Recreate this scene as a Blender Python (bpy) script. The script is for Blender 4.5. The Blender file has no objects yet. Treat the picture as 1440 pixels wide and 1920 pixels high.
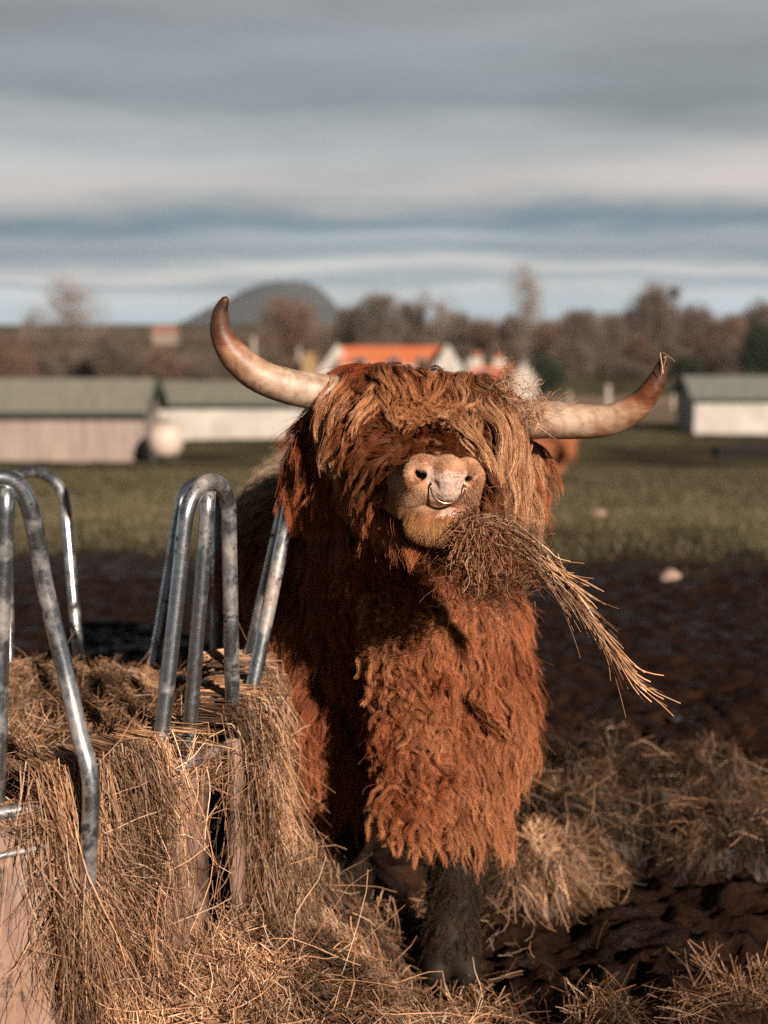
import bpy, math, random
import numpy as np
from mathutils import Vector, kdtree
rng = np.random.default_rng(7); random.seed(7)
R = math.radians
sc = bpy.context.scene
COL = sc.collection
H_CAM = 1.5; FPX = 2667.0; TH = math.atan((960-615)/FPX)
ST, CT = math.sin(TH), math.cos(TH)

def P(px, py, Y):
    """real-world point at distance Y in front of the standing photographer"""
    u = (px-720)/FPX; v = (960-py)/FPX
    dy = CT+v*ST; dz = -ST+v*CT
    return np.array([u*Y/dy, Y, H_CAM+dz*Y/dy])

# ------------------------------------------------------------------ noise
def _hash(ix, iy, iz, seed):
    h = (ix*374761393 + iy*668265263 + iz*2147483647*0 + iz*1274126177 + seed*974634777).astype(np.uint64) & np.uint64(0xffffffff)
    h = (h ^ (h >> np.uint64(13))) * np.uint64(1274126177) & np.uint64(0xffffffff)
    h = (h ^ (h >> np.uint64(16))) * np.uint64(2246822519) & np.uint64(0xffffffff)
    h = h ^ (h >> np.uint64(15))
    return h.astype(np.float64)/4294967295.0
def vn(p, seed=0):
    p = np.asarray(p, float); f = np.floor(p); t = p-f; t = t*t*t*(t*(t*6-15)+10)
    i = f.astype(np.int64); r = 0
    for dx in (0, 1):
        for dy in (0, 1):
            for dz in (0, 1):
                w = (t[..., 0] if dx else 1-t[..., 0])*(t[..., 1] if dy else 1-t[..., 1])*(t[..., 2] if dz else 1-t[..., 2])
                r = r + w*_hash(i[..., 0]+dx, i[..., 1]+dy, i[..., 2]+dz, seed)
    return r*2-1
def fbm(p, seed=0, o=4, g=.5):
    r = 0; a = 1; p = np.asarray(p, float)
    for k in range(o):
        r = r+a*vn(p, seed+k*17); a *= g; p = p*2.03+11.3
    return r
def p3(x, y, z=0.0):
    x, y, z = np.broadcast_arrays(x, y, z); return np.stack([x, y, z], -1)
def sm(e0, e1, x):
    t = np.clip((x-e0)/(e1-e0), 0, 1); return t*t*(3-2*t)
def nrm(v):
    return v/np.maximum(np.linalg.norm(v, axis=-1, keepdims=True), 1e-9)

# ------------------------------------------------------------------ tags, objects
def tag(o, label=None, cat=None, group=None, kind=None):
    if label: o['label'] = label
    if cat: o['category'] = cat
    if group: o['group'] = group
    if kind: o['kind'] = kind
    return o
def empty(name, loc=(0, 0, 0)):
    o = bpy.data.objects.new(name, None); o.location = loc; COL.objects.link(o); o.empty_display_size = .2; return o
def link(name, data, mat, parent=None):
    o = bpy.data.objects.new(name, data); COL.objects.link(o)
    if mat:
        data.materials.append(mat)
    if parent:
        o.parent = parent
        if parent.type == 'EMPTY': o.location = -Vector(parent.location)
    return o
def mesh_np(name, V, F, mat, parent=None, smooth=True, attrs=None):
    V = np.asarray(V, np.float32); F = np.asarray(F, np.int32)
    me = bpy.data.meshes.new(name); n = F.shape[1]
    me.vertices.add(len(V)); me.vertices.foreach_set('co', V.ravel())
    me.loops.add(F.size); me.loops.foreach_set('vertex_index', F.ravel())
    me.polygons.add(len(F)); me.polygons.foreach_set('loop_start', np.arange(0, F.size, n, dtype=np.int32))
    me.update(calc_edges=True)
    me.polygons.foreach_set('use_smooth', np.full(len(F), smooth))
    for k, a in (attrs or {}).items():
        a = np.asarray(a, np.float32)
        if a.ndim == 1:
            me.attributes.new(k, 'FLOAT', 'POINT').data.foreach_set('value', a)
        else:
            if a.shape[1] == 3: a = np.concatenate([a, np.ones((len(a), 1), np.float32)], 1)
            me.attributes.new(k, 'FLOAT_COLOR', 'POINT').data.foreach_set('color', a.ravel())
    me.validate()
    return link(name, me, mat, parent)
class MB:
    def __init__(s): s.v = []; s.f = []
    def add(s, vs, fs):
        b = len(s.v); s.v += [tuple(float(c) for c in v) for v in vs]; s.f += [tuple(b+i for i in f) for f in fs]
    def box(s, x0, x1, y0, y1, z0, z1):
        s.add([(x0,y0,z0),(x1,y0,z0),(x1,y1,z0),(x0,y1,z0),(x0,y0,z1),(x1,y0,z1),(x1,y1,z1),(x0,y1,z1)],
              [(0,3,2,1),(4,5,6,7),(0,1,5,4),(1,2,6,5),(2,3,7,6),(3,0,4,7)])
    def tube(s, pts, rad, n=12, cap=True):
        pts = np.array(pts, float); m = len(pts); rad = np.broadcast_to(rad, (m,))
        T = nrm(np.gradient(pts, axis=0)); up = np.array([.31, .17, .93])
        if abs(T[0] @ up) > .95: up = np.array([1., 0, 0])
        N = nrm(np.cross(T[0], up)); vs = []
        for i in range(m):
            N = nrm(N-T[i]*(N @ T[i])); B = np.cross(T[i], N)
            for k in range(n):
                a = 2*math.pi*k/n; vs.append(pts[i]+rad[i]*(math.cos(a)*N+math.sin(a)*B))
        fs = [(i*n+k, i*n+(k+1) % n, (i+1)*n+(k+1) % n, (i+1)*n+k) for i in range(m-1) for k in range(n)]
        if cap: fs += [tuple(range(n))[::-1], tuple((m-1)*n+k for k in range(n))]
        s.add(vs, fs)
    def build(s, name, mat, parent=None, smooth=False):
        me = bpy.data.meshes.new(name); me.from_pydata(s.v, [], s.f); me.update()
        me.polygons.foreach_set('use_smooth', [smooth]*len(me.polygons))
        return link(name, me, mat, parent)
def cr(pts, n=10):
    """smooth Catmull-Rom polyline through points"""
    p = np.array(pts, float); p = np.vstack([2*p[0]-p[1], p, 2*p[-1]-p[-2]]); out = []
    for i in range(1, len(p)-2):
        for t in np.linspace(0, 1, n, endpoint=False):
            a, b, c, d = p[i-1:i+3]
            out.append(.5*((2*b)+(c-a)*t+(2*a-5*b+4*c-d)*t*t+(-a+3*b-3*c+d)*t**3))
    out.append(p[-2]); return np.array(out)

# ------------------------------------------------------------------ materials
def mat(name):
    m = bpy.data.materials.new(name); m.use_nodes = True; nt = m.node_tree
    return m, nt, nt.nodes['Principled BSDF']
def N(nt, t, **kw):
    n = nt.nodes.new(t)
    for k, v in kw.items():
        if k in n.inputs.keys(): n.inputs[k].default_value = v
        else: setattr(n, k, v)
    return n
def noise(nt, scale, detail=4, rough=.55, vec=None, sc3=None):
    n = N(nt, 'ShaderNodeTexNoise'); n.inputs['Scale'].default_value = scale
    n.inputs['Detail'].default_value = detail; n.inputs['Roughness'].default_value = rough
    if vec is None:
        vec = N(nt, 'ShaderNodeTexCoord').outputs['Object']
    if sc3:
        mp = N(nt, 'ShaderNodeMapping'); mp.inputs['Scale'].default_value = sc3; nt.links.new(vec, mp.inputs[0]); vec = mp.outputs[0]
    nt.links.new(vec, n.inputs['Vector']); return n.outputs['Fac']
def ramp(nt, fac, stops):
    r = N(nt, 'ShaderNodeValToRGB'); e = r.color_ramp.elements
    while len(e) > 1: e.remove(e[-1])
    e[0].position = stops[0][0]; e[0].color = (*stops[0][1], 1)
    for p, c in stops[1:]:
        x = e.new(p); x.color = (*c, 1)
    nt.links.new(fac, r.inputs[0]); return r.outputs[0]
def mixc(nt, fac, a, b, mode='MIX'):
    m = N(nt, 'ShaderNodeMix', data_type='RGBA', blend_type=mode)
    for s, i in ((fac, 0), (a, 6), (b, 7)):
        if isinstance(s, (int, float)): m.inputs[i].default_value = s
        elif isinstance(s, tuple): m.inputs[i].default_value = (*s, 1)
        else: nt.links.new(s, m.inputs[i])
    return m.outputs[2]
def math_(nt, op, a, b=None, clamp=False):
    m = N(nt, 'ShaderNodeMath', operation=op, use_clamp=clamp)
    for i, s in enumerate((a, b)):
        if s is None: continue
        if isinstance(s, (int, float)): m.inputs[i].default_value = s
        else: nt.links.new(s, m.inputs[i])
    return m.outputs[0]
def bump(nt, bs, h, strength=.4, dist=.01):
    b = N(nt, 'ShaderNodeBump'); b.inputs['Strength'].default_value = strength; b.inputs['Distance'].default_value = dist
    nt.links.new(h, b.inputs['Height']); nt.links.new(b.outputs[0], bs.inputs['Normal'])
def attr(nt, name, out='Color'):
    a = N(nt, 'ShaderNodeAttribute'); a.attribute_name = name; return a.outputs[out]
def simple(name, c1, c2, scale=3, rough=.8, metal=0, bmp=.3, dist=.01, sc3=None, detail=5):
    m, nt, bs = mat(name); f = noise(nt, scale, detail, .6, sc3=sc3)
    nt.links.new(ramp(nt, f, [(.3, c1), (.7, c2)]), bs.inputs['Base Color'])
    bs.inputs['Roughness'].default_value = rough; bs.inputs['Metallic'].default_value = metal
    bump(nt, bs, f, bmp, dist); return m

def mat_hay(name='hay_straw'):
    m, nt, bs = mat(name)
    nt.links.new(attr(nt, 'col'), bs.inputs['Base Color']); bs.inputs['Roughness'].default_value = .55
    bs.inputs['Specular IOR Level'].default_value = .35
    return m
M_HAY = mat_hay()
def mat_hair(name, rough=.42):
    m, nt, bs = mat(name)
    nt.links.new(attr(nt, 'col'), bs.inputs['Base Color']); bs.inputs['Roughness'].default_value = rough
    bs.inputs['Specular IOR Level'].default_value = .30; bs.inputs['Specular Tint'].default_value = (1, .75, .55, 1)
    return m
M_HAIR = mat_hair('shaggy_hair')

def strands(name, C, rad, col, m, parent=None):
    """C (N,K,3) hair curves; rad (N,K); col (N,K,3)"""
    n, k = C.shape[:2]
    h = bpy.data.hair_curves.new(name); h.add_curves([k]*n)
    h.points.foreach_set('position', C.astype(np.float32).ravel())
    a = h.attributes.get('radius') or h.attributes.new('radius', 'FLOAT', 'POINT')
    a.data.foreach_set('value', np.broadcast_to(rad, (n, k)).astype(np.float32).ravel())
    c = np.concatenate([np.broadcast_to(col, (n, k, 3)), np.ones((n, k, 1))], -1)
    h.attributes.new('col', 'FLOAT_COLOR', 'POINT').data.foreach_set('color', c.astype(np.float32).ravel())
    return link(name, h, m, parent)
def tubes_mesh(C, rad, col):
    """(N,K,3) polylines -> three-sided tapered stalks"""
    n, k = C.shape[:2]; T = nrm(np.gradient(C, axis=1))
    ref = nrm(rng.normal(size=(n, 1, 3))); A = nrm(np.cross(T, ref)); B = np.cross(T, A)
    rad = np.broadcast_to(rad, (n, k))[..., None]; V = []
    for j in range(3):
        a = 2*math.pi*j/3; V.append(C+rad*(math.cos(a)*A+math.sin(a)*B))
    V = np.stack(V, 2); idx = np.arange(n*k*3).reshape(n, k, 3); F = []
    for j in range(3):
        q = np.stack([idx[:, :-1, j], idx[:, :-1, (j+1) % 3], idx[:, 1:, (j+1) % 3], idx[:, 1:, j]], -1); F.append(q.reshape(-1, 4))
    c = np.broadcast_to(col.reshape(n, -1, 1, 3), (n, k, 3, 3)).reshape(-1, 3)
    return V.reshape(-1, 3), np.concatenate(F), c
def merge(*parts):
    V = []; F = []; C = []; b = 0
    for v, f, c in parts:
        V.append(v); F.append(f+b); C.append(c); b += len(v)
    return np.concatenate(V), np.concatenate(F), np.concatenate(C)
def stalks(p0, d, L, K=4, bend=.25, droop=0., w=(.0006, .0014)):
    n = len(p0); d = nrm(d); t = np.linspace(0, 1, K)[None, :, None]
    b1 = nrm(rng.normal(size=(n, 3))); b2 = nrm(rng.normal(size=(n, 3)))
    L = L[:, None, None]
    C = p0[:, None]+d[:, None]*L*t+b1[:, None]*L*bend*(t*t)*.6+b2[:, None]*L*bend*.3*np.sin(t*5)
    C[..., 2] -= (droop*L*t*t)[..., 0]
    r = rng.uniform(w[0], w[1], (n, 1))*np.linspace(1, .5, K)[None]
    return C, r
def haycol(n, base=1., wet=0.):
    k = rng.random((n, 1)); j = rng.random((n, 1))
    c = np.array([.56, .315, .170])*(1-k)+np.array([.36, .165, .078])*k
    c = np.where(j > .86, np.array([.66, .44, .28]), c); c = np.where(j < .18, np.array([.12, .05, .022]), c)
    c = c*base*(.8+.4*rng.random((n, 1)))
    return c*(1-wet)+np.array([.05, .025, .014])*wet

# ------------------------------------------------------------------ world
SUN_EL, SUN_AZ = R(22.5), R(28)      # azimuth: to the right of straight behind the camera
sdir = np.array([math.sin(SUN_AZ)*math.cos(SUN_EL), -math.cos(SUN_AZ)*math.cos(SUN_EL), math.sin(SUN_EL)])
def build_world():
    w = bpy.data.worlds.new('World'); sc.world = w; w.use_nodes = True; nt = w.node_tree
    bg = nt.nodes['Background']; bg.inputs['Strength'].default_value = .1
    sky = N(nt, 'ShaderNodeTexSky', sky_type='NISHITA', sun_disc=False)
    sky.sun_elevation = SUN_EL; sky.sun_rotation = math.atan2(sdir[0], sdir[1])
    sky.air_density = 1; sky.dust_density = 1.5
    tc = N(nt, 'ShaderNodeTexCoord'); sep = N(nt, 'ShaderNodeSeparateXYZ'); nt.links.new(tc.outputs['Generated'], sep.inputs[0])
    z = sep.outputs[2]
    # long flat cloud sheets: height in the sky plus a slow warp
    w1 = noise(nt, 1.6, 3, .5, tc.outputs['Generated'], (1.3, 1.3, 7))
    w2 = noise(nt, 4.0, 5, .6, tc.outputs['Generated'], (1.6, 1.6, 9))
    e = math_(nt, 'ADD', z, math_(nt, 'MULTIPLY', math_(nt, 'SUBTRACT', w1, .5), .062))
    e = math_(nt, 'ADD', e, math_(nt, 'MULTIPLY', math_(nt, 'SUBTRACT', w2, .5), .034))
    e5 = math_(nt, 'MULTIPLY', e, 2.5)
    S = 8.2   # cloud radiance is written for a background strength of 0.1
    def c(r, g, b): return tuple(((v/255)**2.2)*S for v in (r, g, b))
    r = ramp(nt, e5, [(0., c(182, 194, 201)), (.020, c(178, 192, 200)), (.050, c(188, 193, 196)), (.068, c(150, 163, 172)), (.088, c(196, 194, 192)), (.106, c(156, 165, 170)),
                      (.125, c(130, 144, 153)), (.150, c(148, 158, 165)), (.182, c(106, 125, 139)), (.208, c(146, 151, 154)),
                      (.245, c(172, 170, 169)), (.31, c(163, 168, 170)), (.355, c(152, 157, 159)), (.385, c(130, 138, 142)), (.46, c(136, 140, 142)), (.56, c(146, 147, 148)), (.66, c(110, 114, 118)), (.80, c(56, 60, 66)), (1., c(34, 37, 42))])  # last stops darken the unseen overhead sky to lower the shadow fill
    det = noise(nt, 3.5, 4, .5, tc.outputs['Generated'], (1., 1., 6))
    r = mixc(nt, .38, r, ramp(nt, det, [(.30, (.5,)*3), (.5, (1.,)*3), (.72, (1.6, 1.55, 1.5))]), 'MULTIPLY')
    glow = math_(nt, 'MULTIPLY', ramp(nt, e5, [(.20, (0,)*3), (.245, (1,)*3), (.27, (1,)*3), (.33, (0,)*3)]), ramp(nt, math_(nt, 'ADD', sep.outputs[0], .5), [(.30, (.30,)*3), (.52, (.12,)*3), (.72, (1,)*3)]))
    r = mixc(nt, math_(nt, 'MULTIPLY', glow, .75), r, c(206, 197, 192))
    cover = ramp(nt, noise(nt, 2.2, 5, .6, tc.outputs['Generated'], (1, 1, 9)), [(.25, (.82,)*3), (.5, (.97,)*3)])
    high = math_(nt, 'MAXIMUM', ramp(nt, e5, [(.55, (0,)*3), (.95, (.93,)*3)]), cover); out = mixc(nt, high, sky.outputs[0], r)
    # added dimming of the unseen sky behind the photographer, to cut fill light
    out = mixc(nt, 1., out, ramp(nt, math_(nt, 'ADD', math_(nt, 'MULTIPLY', sep.outputs[1], .5), .5), [(.30, (.30, .31, .33)), (.72, (1., 1., 1.))]), 'MULTIPLY')
    nt.links.new(out, bg.inputs['Color'])
    l = bpy.data.lights.new('sun', 'SUN'); l.energy = 5.; l.angle = R(.5); l.color = (1, .87, .75)
    o = bpy.data.objects.new('sun', l); COL.objects.link(o); o.rotation_euler = Vector(sdir).to_track_quat('Z', 'Y').to_euler()
build_world()

# ------------------------------------------------------------------ camera
cam = bpy.data.cameras.new('camera'); co = bpy.data.objects.new('camera', cam); COL.objects.link(co); sc.camera = co
co.location = (0, 0, H_CAM); co.rotation_euler = (math.pi/2-TH, 0, 0)
cam.sensor_fit = 'VERTICAL'; cam.sensor_height = 36; cam.lens = 50; cam.clip_end = 20000; cam.clip_start = .05
cam.dof.use_dof = True; cam.dof.focus_distance = 2.74; cam.dof.aperture_fstop = 2.3
sc.view_settings.view_transform = 'Standard'; sc.view_settings.look = 'None'
sc.view_settings.exposure = .5; sc.view_settings.gamma = 1
sc.cycles.max_bounces = 8; sc.cycles.transparent_max_bounces = 8; sc.cycles.diffuse_bounces = 1; sc.cycles.glossy_bounces = 3; sc.cycles.transmission_bounces = 5
sc.cycles.use_denoising = False; sc.cycles.sample_clamp_direct = 12; sc.cycles.sample_clamp_indirect = 4
try: sc.cycles.denoiser = 'OPENIMAGEDENOISE'
except Exception: pass

# ------------------------------------------------------------------ terrain
GY = [-20, 6, 12, 20, 28.7, 42, 58, 70, 150, 170, 250, 400, 600, 1200, 9000]
GZ = [0, 0, -.18, -.78, -1.4, -2.5, -3.07, -3.3, -3.35, -3.4, -2.8, -.4, 2.9, 3.2, -10]
def gz0(x, y):
    z = np.interp(y, GY, GZ)
    return z+.15*fbm(p3(x*.05, y*.05), 5, 2)*sm(8, 25, y)
def ground_z(x, y):
    x = np.asarray(x, float); y = np.asarray(y, float)
    z = gz0(x, y)
    mud = 1-sm(8.0, 10.5, y+.8*fbm(p3(x*.7, y*.7), 9, 3))
    lump = fbm(p3(x*3.2, y*3.2), 21, 3)*.03
    poach = -np.abs(vn(p3(x*8.5, y*8.5), 31))*.05 + np.maximum(vn(p3(x*11, y*11), 33), 0)*.022
    fine = fbm(p3(x*26, y*26), 41, 3)*.007
    z = z+mud*(1-.5*sm(4.5, 7, y))*(lump+poach+fine*2.2)+(1-mud)*fbm(p3(x*2, y*2), 51, 3)*.02
    # trodden wet hollow round the bull's feet
    z = z-.03*np.exp(-(((x-.15)/.6)**2+((y-3.3)/.35)**2))
    return z
def far_world():
    ys = np.concatenate([np.linspace(-6, 1.8, 30, endpoint=False), np.linspace(1.8, 6.5, 430, endpoint=False), np.linspace(6.5, 14, 240, endpoint=False),
                         np.geomspace(14, 60, 200, endpoint=False), np.geomspace(60, 9000, 160)])
    u = np.sinh(np.linspace(-2.2, 2.2, 521))/math.sinh(2.2)
    X = u[None]*(ys[:, None].clip(0)*1.1+5); Y = np.broadcast_to(ys[:, None], X.shape)
    Z = ground_z(X, Y)
    V = np.stack([X, Y, Z], -1).reshape(-1, 3); n = len(u); i = np.arange(len(ys)-1)[:, None]*n+np.arange(n-1)[None]
    F = np.stack([i, i+1, i+n+1, i+n], -1).reshape(-1, 4)
    x, y = X.ravel(), Y.ravel()
    grass = sm(8.3, 11.4, y+.22*x+1.9*fbm(p3(x*.9, y*.6), 9, 6))
    grass = grass*np.clip(.78+.5*fbm(p3(x*.35, y*.16), 71, 4), .12, 1)
    track = np.exp(-((y-31.5-.03*x)/.8)**2)*sm(3, 6, x)
    beige = sm(70, 73, y)*(1-sm(100, 106, y))*sm(6, 9, x)*(.7+.3*vn(p3(x*.1, y*.1), 3))
    road = sm(150, 152, y)*(1-sm(160, 163, y))*sm(26, 34, x)
    field = np.clip(fbm(p3(x*.006, y*.012), 81, 3)+.35, 0, 1)*sm(170, 230, y)
    m, nt, bs = mat('ground_earth')
    n1 = noise(nt, 9, 8, .65); n2 = noise(nt, 55, 6, .7); n3 = noise(nt, .6, 5, .6); n4 = noise(nt, 2.5, 6, .6)
    mudc = ramp(nt, n1, [(.30, (.006, .003, .002)), (.5, (.019, .0092, .0062)), (.72, (.044, .0225, .0145))])
    mudc = mixc(nt, .45, mudc, ramp(nt, n2, [(.3, (.35, .3, .3)), (.7, (1.9, 1.8, 1.7))]), 'MULTIPLY')
    gr = ramp(nt, n4, [(.30, (.13, .080, .052)), (.48, (.105, .098, .052)), (.68, (.15, .138, .078))])
    gr = mixc(nt, .5, gr, ramp(nt, n3, [(.32, (.6, .55, .5)), (.68, (1.45, 1.4, 1.35))]), 'MULTIPLY')
    c = mixc(nt, attr(nt, 'grass', 'Fac'), mudc, gr)
    c = mixc(nt, attr(nt, 'track', 'Fac'), c, (.21, .13, .085))
    c = mixc(nt, attr(nt, 'beige', 'Fac'), c, (.30, .22, .16))
    c = mixc(nt, attr(nt, 'road', 'Fac'), c, (.42, .36, .30))
    c = mixc(nt, attr(nt, 'field', 'Fac'), c, (.13, .085, .055))
    nt.links.new(c, bs.inputs['Base Color'])
    g = attr(nt, 'grass', 'Fac')
    wetm = ramp(nt, noise(nt, 5, 4, .6), [(.55, (0,)*3), (.64, (1,)*3)]); ro = math_(nt, 'ADD', mixc(nt, wetm, ramp(nt, n1, [(.42, (.34,)*3), (.6, (.75,)*3)]), (.36, .36, .36)), g, True)
    nt.links.new(ro, bs.inputs['Roughness'])
    nt.links.new(math_(nt, 'MULTIPLY', mixc(nt, wetm, ramp(nt, n1, [(.36, (.3,)*3), (.5, (.03,)*3)]), (.12, .12, .12)), math_(nt, 'SUBTRACT', 1., math_(nt, 'MULTIPLY', g, .8))), bs.inputs['Specular IOR Level'])
    hb = math_(nt, 'ADD', n1, math_(nt, 'MULTIPLY', n2, .6)); hb = math_(nt, 'ADD', hb, math_(nt, 'MULTIPLY', noise(nt, 190, 3, .6), .04)); bump(nt, bs, hb, 1., .022)
    o = mesh_np('ground', V, F, m, attrs=dict(grass=grass, track=track, beige=beige, road=road, field=field)); tag(o, kind='structure')
    # puddles
    pm, nt, bs = mat('puddle_water'); bs.inputs['Base Color'].default_value = (.03, .022, .018, 1); bs.inputs['Roughness'].default_value = .06
    bump(nt, bs, noise(nt, 30, 3), .12, .005)
    def puddle(cx, cy, rx, ry, seed):
        k = 48; a = np.linspace(0, 2*math.pi, k, endpoint=False)
        rr = 1+.28*fbm(p3(np.cos(a)*1.3+seed, np.sin(a)*1.3), seed, 3)
        x = cx+rx*rr*np.cos(a); y = cy+ry*rr*np.sin(a)
        zz = float(np.percentile(ground_z(x, y), 72))+.006
        V = [(cx, cy, zz)]+[(p, q, zz) for p, q in zip(x, y)]
        mb = MB(); mb.add(V, [(0, 1+i, 1+(i+1) % k) for i in range(k)])
        tag(mb.build('water', pm), kind='structure')
    puddle(-.02, 3.66, .17, .17, 3); puddle(*P(1262, 1352, 5.35)[:2], .03, .07, 4)
far_world()

def hill():
    c = P(545, 524, 2000.); xs = np.linspace(-260, 240, 90); ys = np.linspace(-160, 200, 50)
    X, Y = np.meshgrid(xs, ys)
    r = np.where(X < 0, np.abs(X)/175, np.abs(X)/88)
    prof = np.where(X < 0, np.exp(-(r*1.55)**2)*.55+.45*np.clip(1-r, 0, 1)**.8, np.clip(1-r**1.9, 0, 1))
    dome = prof*np.exp(-(Y/110)**2)
    Zt = 2+(c[2]-2)*dome*(1+.15*fbm(p3(X*.018, Y*.018), 3, 5))-3
    V = np.stack([X+c[0], Y+2000, Zt], -1).reshape(-1, 3); n = len(xs); i = np.arange(len(ys)-1)[:, None]*n+np.arange(n-1)[None]
    F = np.stack([i, i+1, i+n+1, i+n], -1).reshape(-1, 4)
    tag(mesh_np('hill', V, F, simple('hazy_heath', (.042, .050, .056), (.070, .078, .080), .02, .95)), kind='structure')  # distance haze partly painted in: heath tone greyed towards blue
hill()

# ------------------------------------------------------------------ trees
M_BARK = simple('tree_bark', (.11, .075, .055), (.24, .18, .14), 2, .9)
M_TWIG = {'brown': simple('brown_twigs', (.10, .073, .057), (.19, .145, .115), .4, .9),
          'rust': simple('rusty_twigs', (.115, .068, .048), (.215, .135, .097), .4, .9),
          'pale': simple('pale_twigs', (.20, .15, .125), (.34, .27, .225), .4, .9),
          'ever': simple('evergreen_twigs', (.018, .026, .014), (.045, .055, .03), .4, .9)}
def tree_mesh(seed, h, spread, twig_n, twig_r, trunk_r, low=.3, form='round'):
    r = np.random.default_rng(seed); mb = MB(); tips = []
    th = h*low
    base = np.array([[0, 0, -.3], [.05*h*r.normal()*.3, 0, th*.5], [.03*h*r.normal(), .02*h*r.normal(), th], [.04*h*r.normal(), .03*h*r.normal(), h*.8]])
    line = cr(base, 5); mb.tube(line, np.linspace(trunk_r, trunk_r*.2, len(line)), 7)
    nb = 12 if form != 'bush' else 9
    for k in range(nb):
        t = r.uniform(.25 if form == 'bush' else .45, 1); s = line[int(t*(len(line)-1))]
        a = k*2.4+r.uniform(-.4, .4); el = r.uniform(.35, 1.2) if form != 'tall' else r.uniform(.9, 1.35)
        L = spread*r.uniform(.6, 1.05)*(1 if form == 'bush' else 1.15-.5*t)
        d = np.array([math.cos(a)*math.cos(el), math.sin(a)*math.cos(el), math.sin(el)])
        e = s+d*L; mid = s+d*L*.5+r.normal(size=3)*L*.08+[0, 0, -.04*L]
        l2 = cr([s, mid, e], 4); mb.tube(l2, np.linspace(trunk_r*.35, trunk_r*.08, len(l2)), 5)
        for q in range(5):
            t2 = r.uniform(.3, 1); s2 = l2[int(t2*(len(l2)-1))]; d2 = nrm(d+r.normal(size=3)*.6+[0, 0, .25]); e2 = s2+d2*L*r.uniform(.3, .55)
            l3 = cr([s2, (s2+e2)/2+r.normal(size=3)*L*.04, e2], 3); mb.tube(l3, np.linspace(trunk_r*.14, trunk_r*.04, len(l3)), 4)
            for p in l3[1:]: tips.append((p, d2, L))
    n = twig_n; nl = int(n*.45); idx = r.integers(0, len(tips), nl)
    p0 = np.array([tips[i][0] for i in idx]); d0 = np.array([tips[i][1] for i in idx])
    cz = h*(.42 if form == 'bush' else .62); rz = h*(.5 if form == 'bush' else .40)
    q = nrm(r.normal(size=(n*3, 3)))*(r.random((n*3, 1))**.45)*[spread*1.0, spread*1.0, rz]+[0, 0, cz]
    keep = (fbm(q*(.55 if form != 'bush' else .9), seed, 2) > (-.12 if form != 'tall' else .22)) & (q[:, 2] > .1); q = q[keep][:n-nl]; n = nl+len(q)
    p0 = np.vstack([p0, q]); d0 = np.vstack([d0, nrm(q-[0, 0, cz*.5])])
    d = nrm(d0*.8+r.normal(size=(n, 3))*.75+[0, 0, .25]); L = r.uniform(.5, 1.5, n)*(.7 if form == 'bush' else 1.)
    t = np.linspace(0, 1, 4)[None, :, None]
    C = p0[:, None]+d[:, None]*L[:, None, None]*t+r.normal(size=(n, 1, 3))*L[:, None, None]*.25*t*t
    rr = twig_r*r.uniform(.5, 1, (n, 1))*np.linspace(1, .3, 4)[None]
    V, F, c = tubes_mesh(C, rr, np.ones((n, 1, 3)))
    return mb, V, F
def make_tree(name, seed, h, spread, tw, rad, trunk, twig, form='round', low=.3, bark=None):
    root = empty(name); mb, V, F = tree_mesh(seed, h, spread, tw, rad, trunk, low, form)
    mb.build('trunk', bark or M_BARK, root, True); mesh_np('crown', V, F, M_TWIG[twig], root, smooth=False)
    return root
def copy_tree(o, parent=None):
    c = o.copy(); COL.objects.link(c); c.parent = parent
    for ch in list(o.children): copy_tree(ch, c)
    return c
protos = {'broad': (make_tree, ('bare_tree', 11, 11, 4.4, 7500, .034, .3, 'brown'), {}),
          'rust': (make_tree, ('bare_tree', 12, 9.5, 4.0, 7000, .034, .28, 'rust'), {}),
          'tall': (make_tree, ('tall_bare_tree', 13, 14, 3.4, 1700, .026, .17, 'pale', 'tall', .45), {}),
          'bush': (make_tree, ('bare_bush', 14, 4, 2.4, 5000, .030, .10, 'brown', 'bush', .3), {}),
          'rbush': (make_tree, ('bare_bush', 15, 4, 2.6, 5000, .030, .10, 'rust', 'bush', .3), {}),
          'wide': (make_tree, ('bare_tree', 16, 12, 5.2, 11000, .036, .34, 'brown'), {}),
          'ever': (make_tree, ('evergreen_tree', 17, 6, 2.8, 9000, .05, .14, 'ever', 'bush', .3), {}),
          }
first = {}
H0 = {'broad': 11, 'rust': 9.5, 'tall': 14, 'bush': 4, 'rbush': 4, 'wide': 12, 'ever': 6}
def place_tree(kind, px, top, Y, label, cat='tree', group=None, wide=1., rot=None):
    x = P(px, top, Y)[0]; g = float(gz0(x, Y)); h = P(px, top, Y)[2]-g
    if kind not in first:
        f, a, k = protos[kind]; o = f(*a, **k)
        me = [c for c in o.children]; zt = max(v.co.z for c in me for v in c.data.vertices)
        first[kind] = (o, zt)
    else:
        o = copy_tree(first[kind][0])
    s = h/first[kind][1]
    o.location = (x, Y, g); o.scale = (s*wide, s*wide, s); o.rotation_euler = (0, 0, rot if rot is not None else random.uniform(0, 6.28))
    tag(o, label, cat, group)
G1 = 'bare trees along the far field edge'
place_tree('tall', 132, 500, 150, 'tallest pale bare tree standing left of the distant hill', group=G1, wide=1.5)
place_tree('tall', 60, 560, 158, 'thin pale bare tree at the far left field edge', group=G1, wide=.9)
place_tree('tall', 985, 472, 165, 'tall thin bare tree rising above the wood right of the houses', group=G1, wide=.85)
place_tree('rust', 542, 536, 150, 'rusty brown tree standing in front of the distant hill', group=G1, wide=.95)
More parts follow.
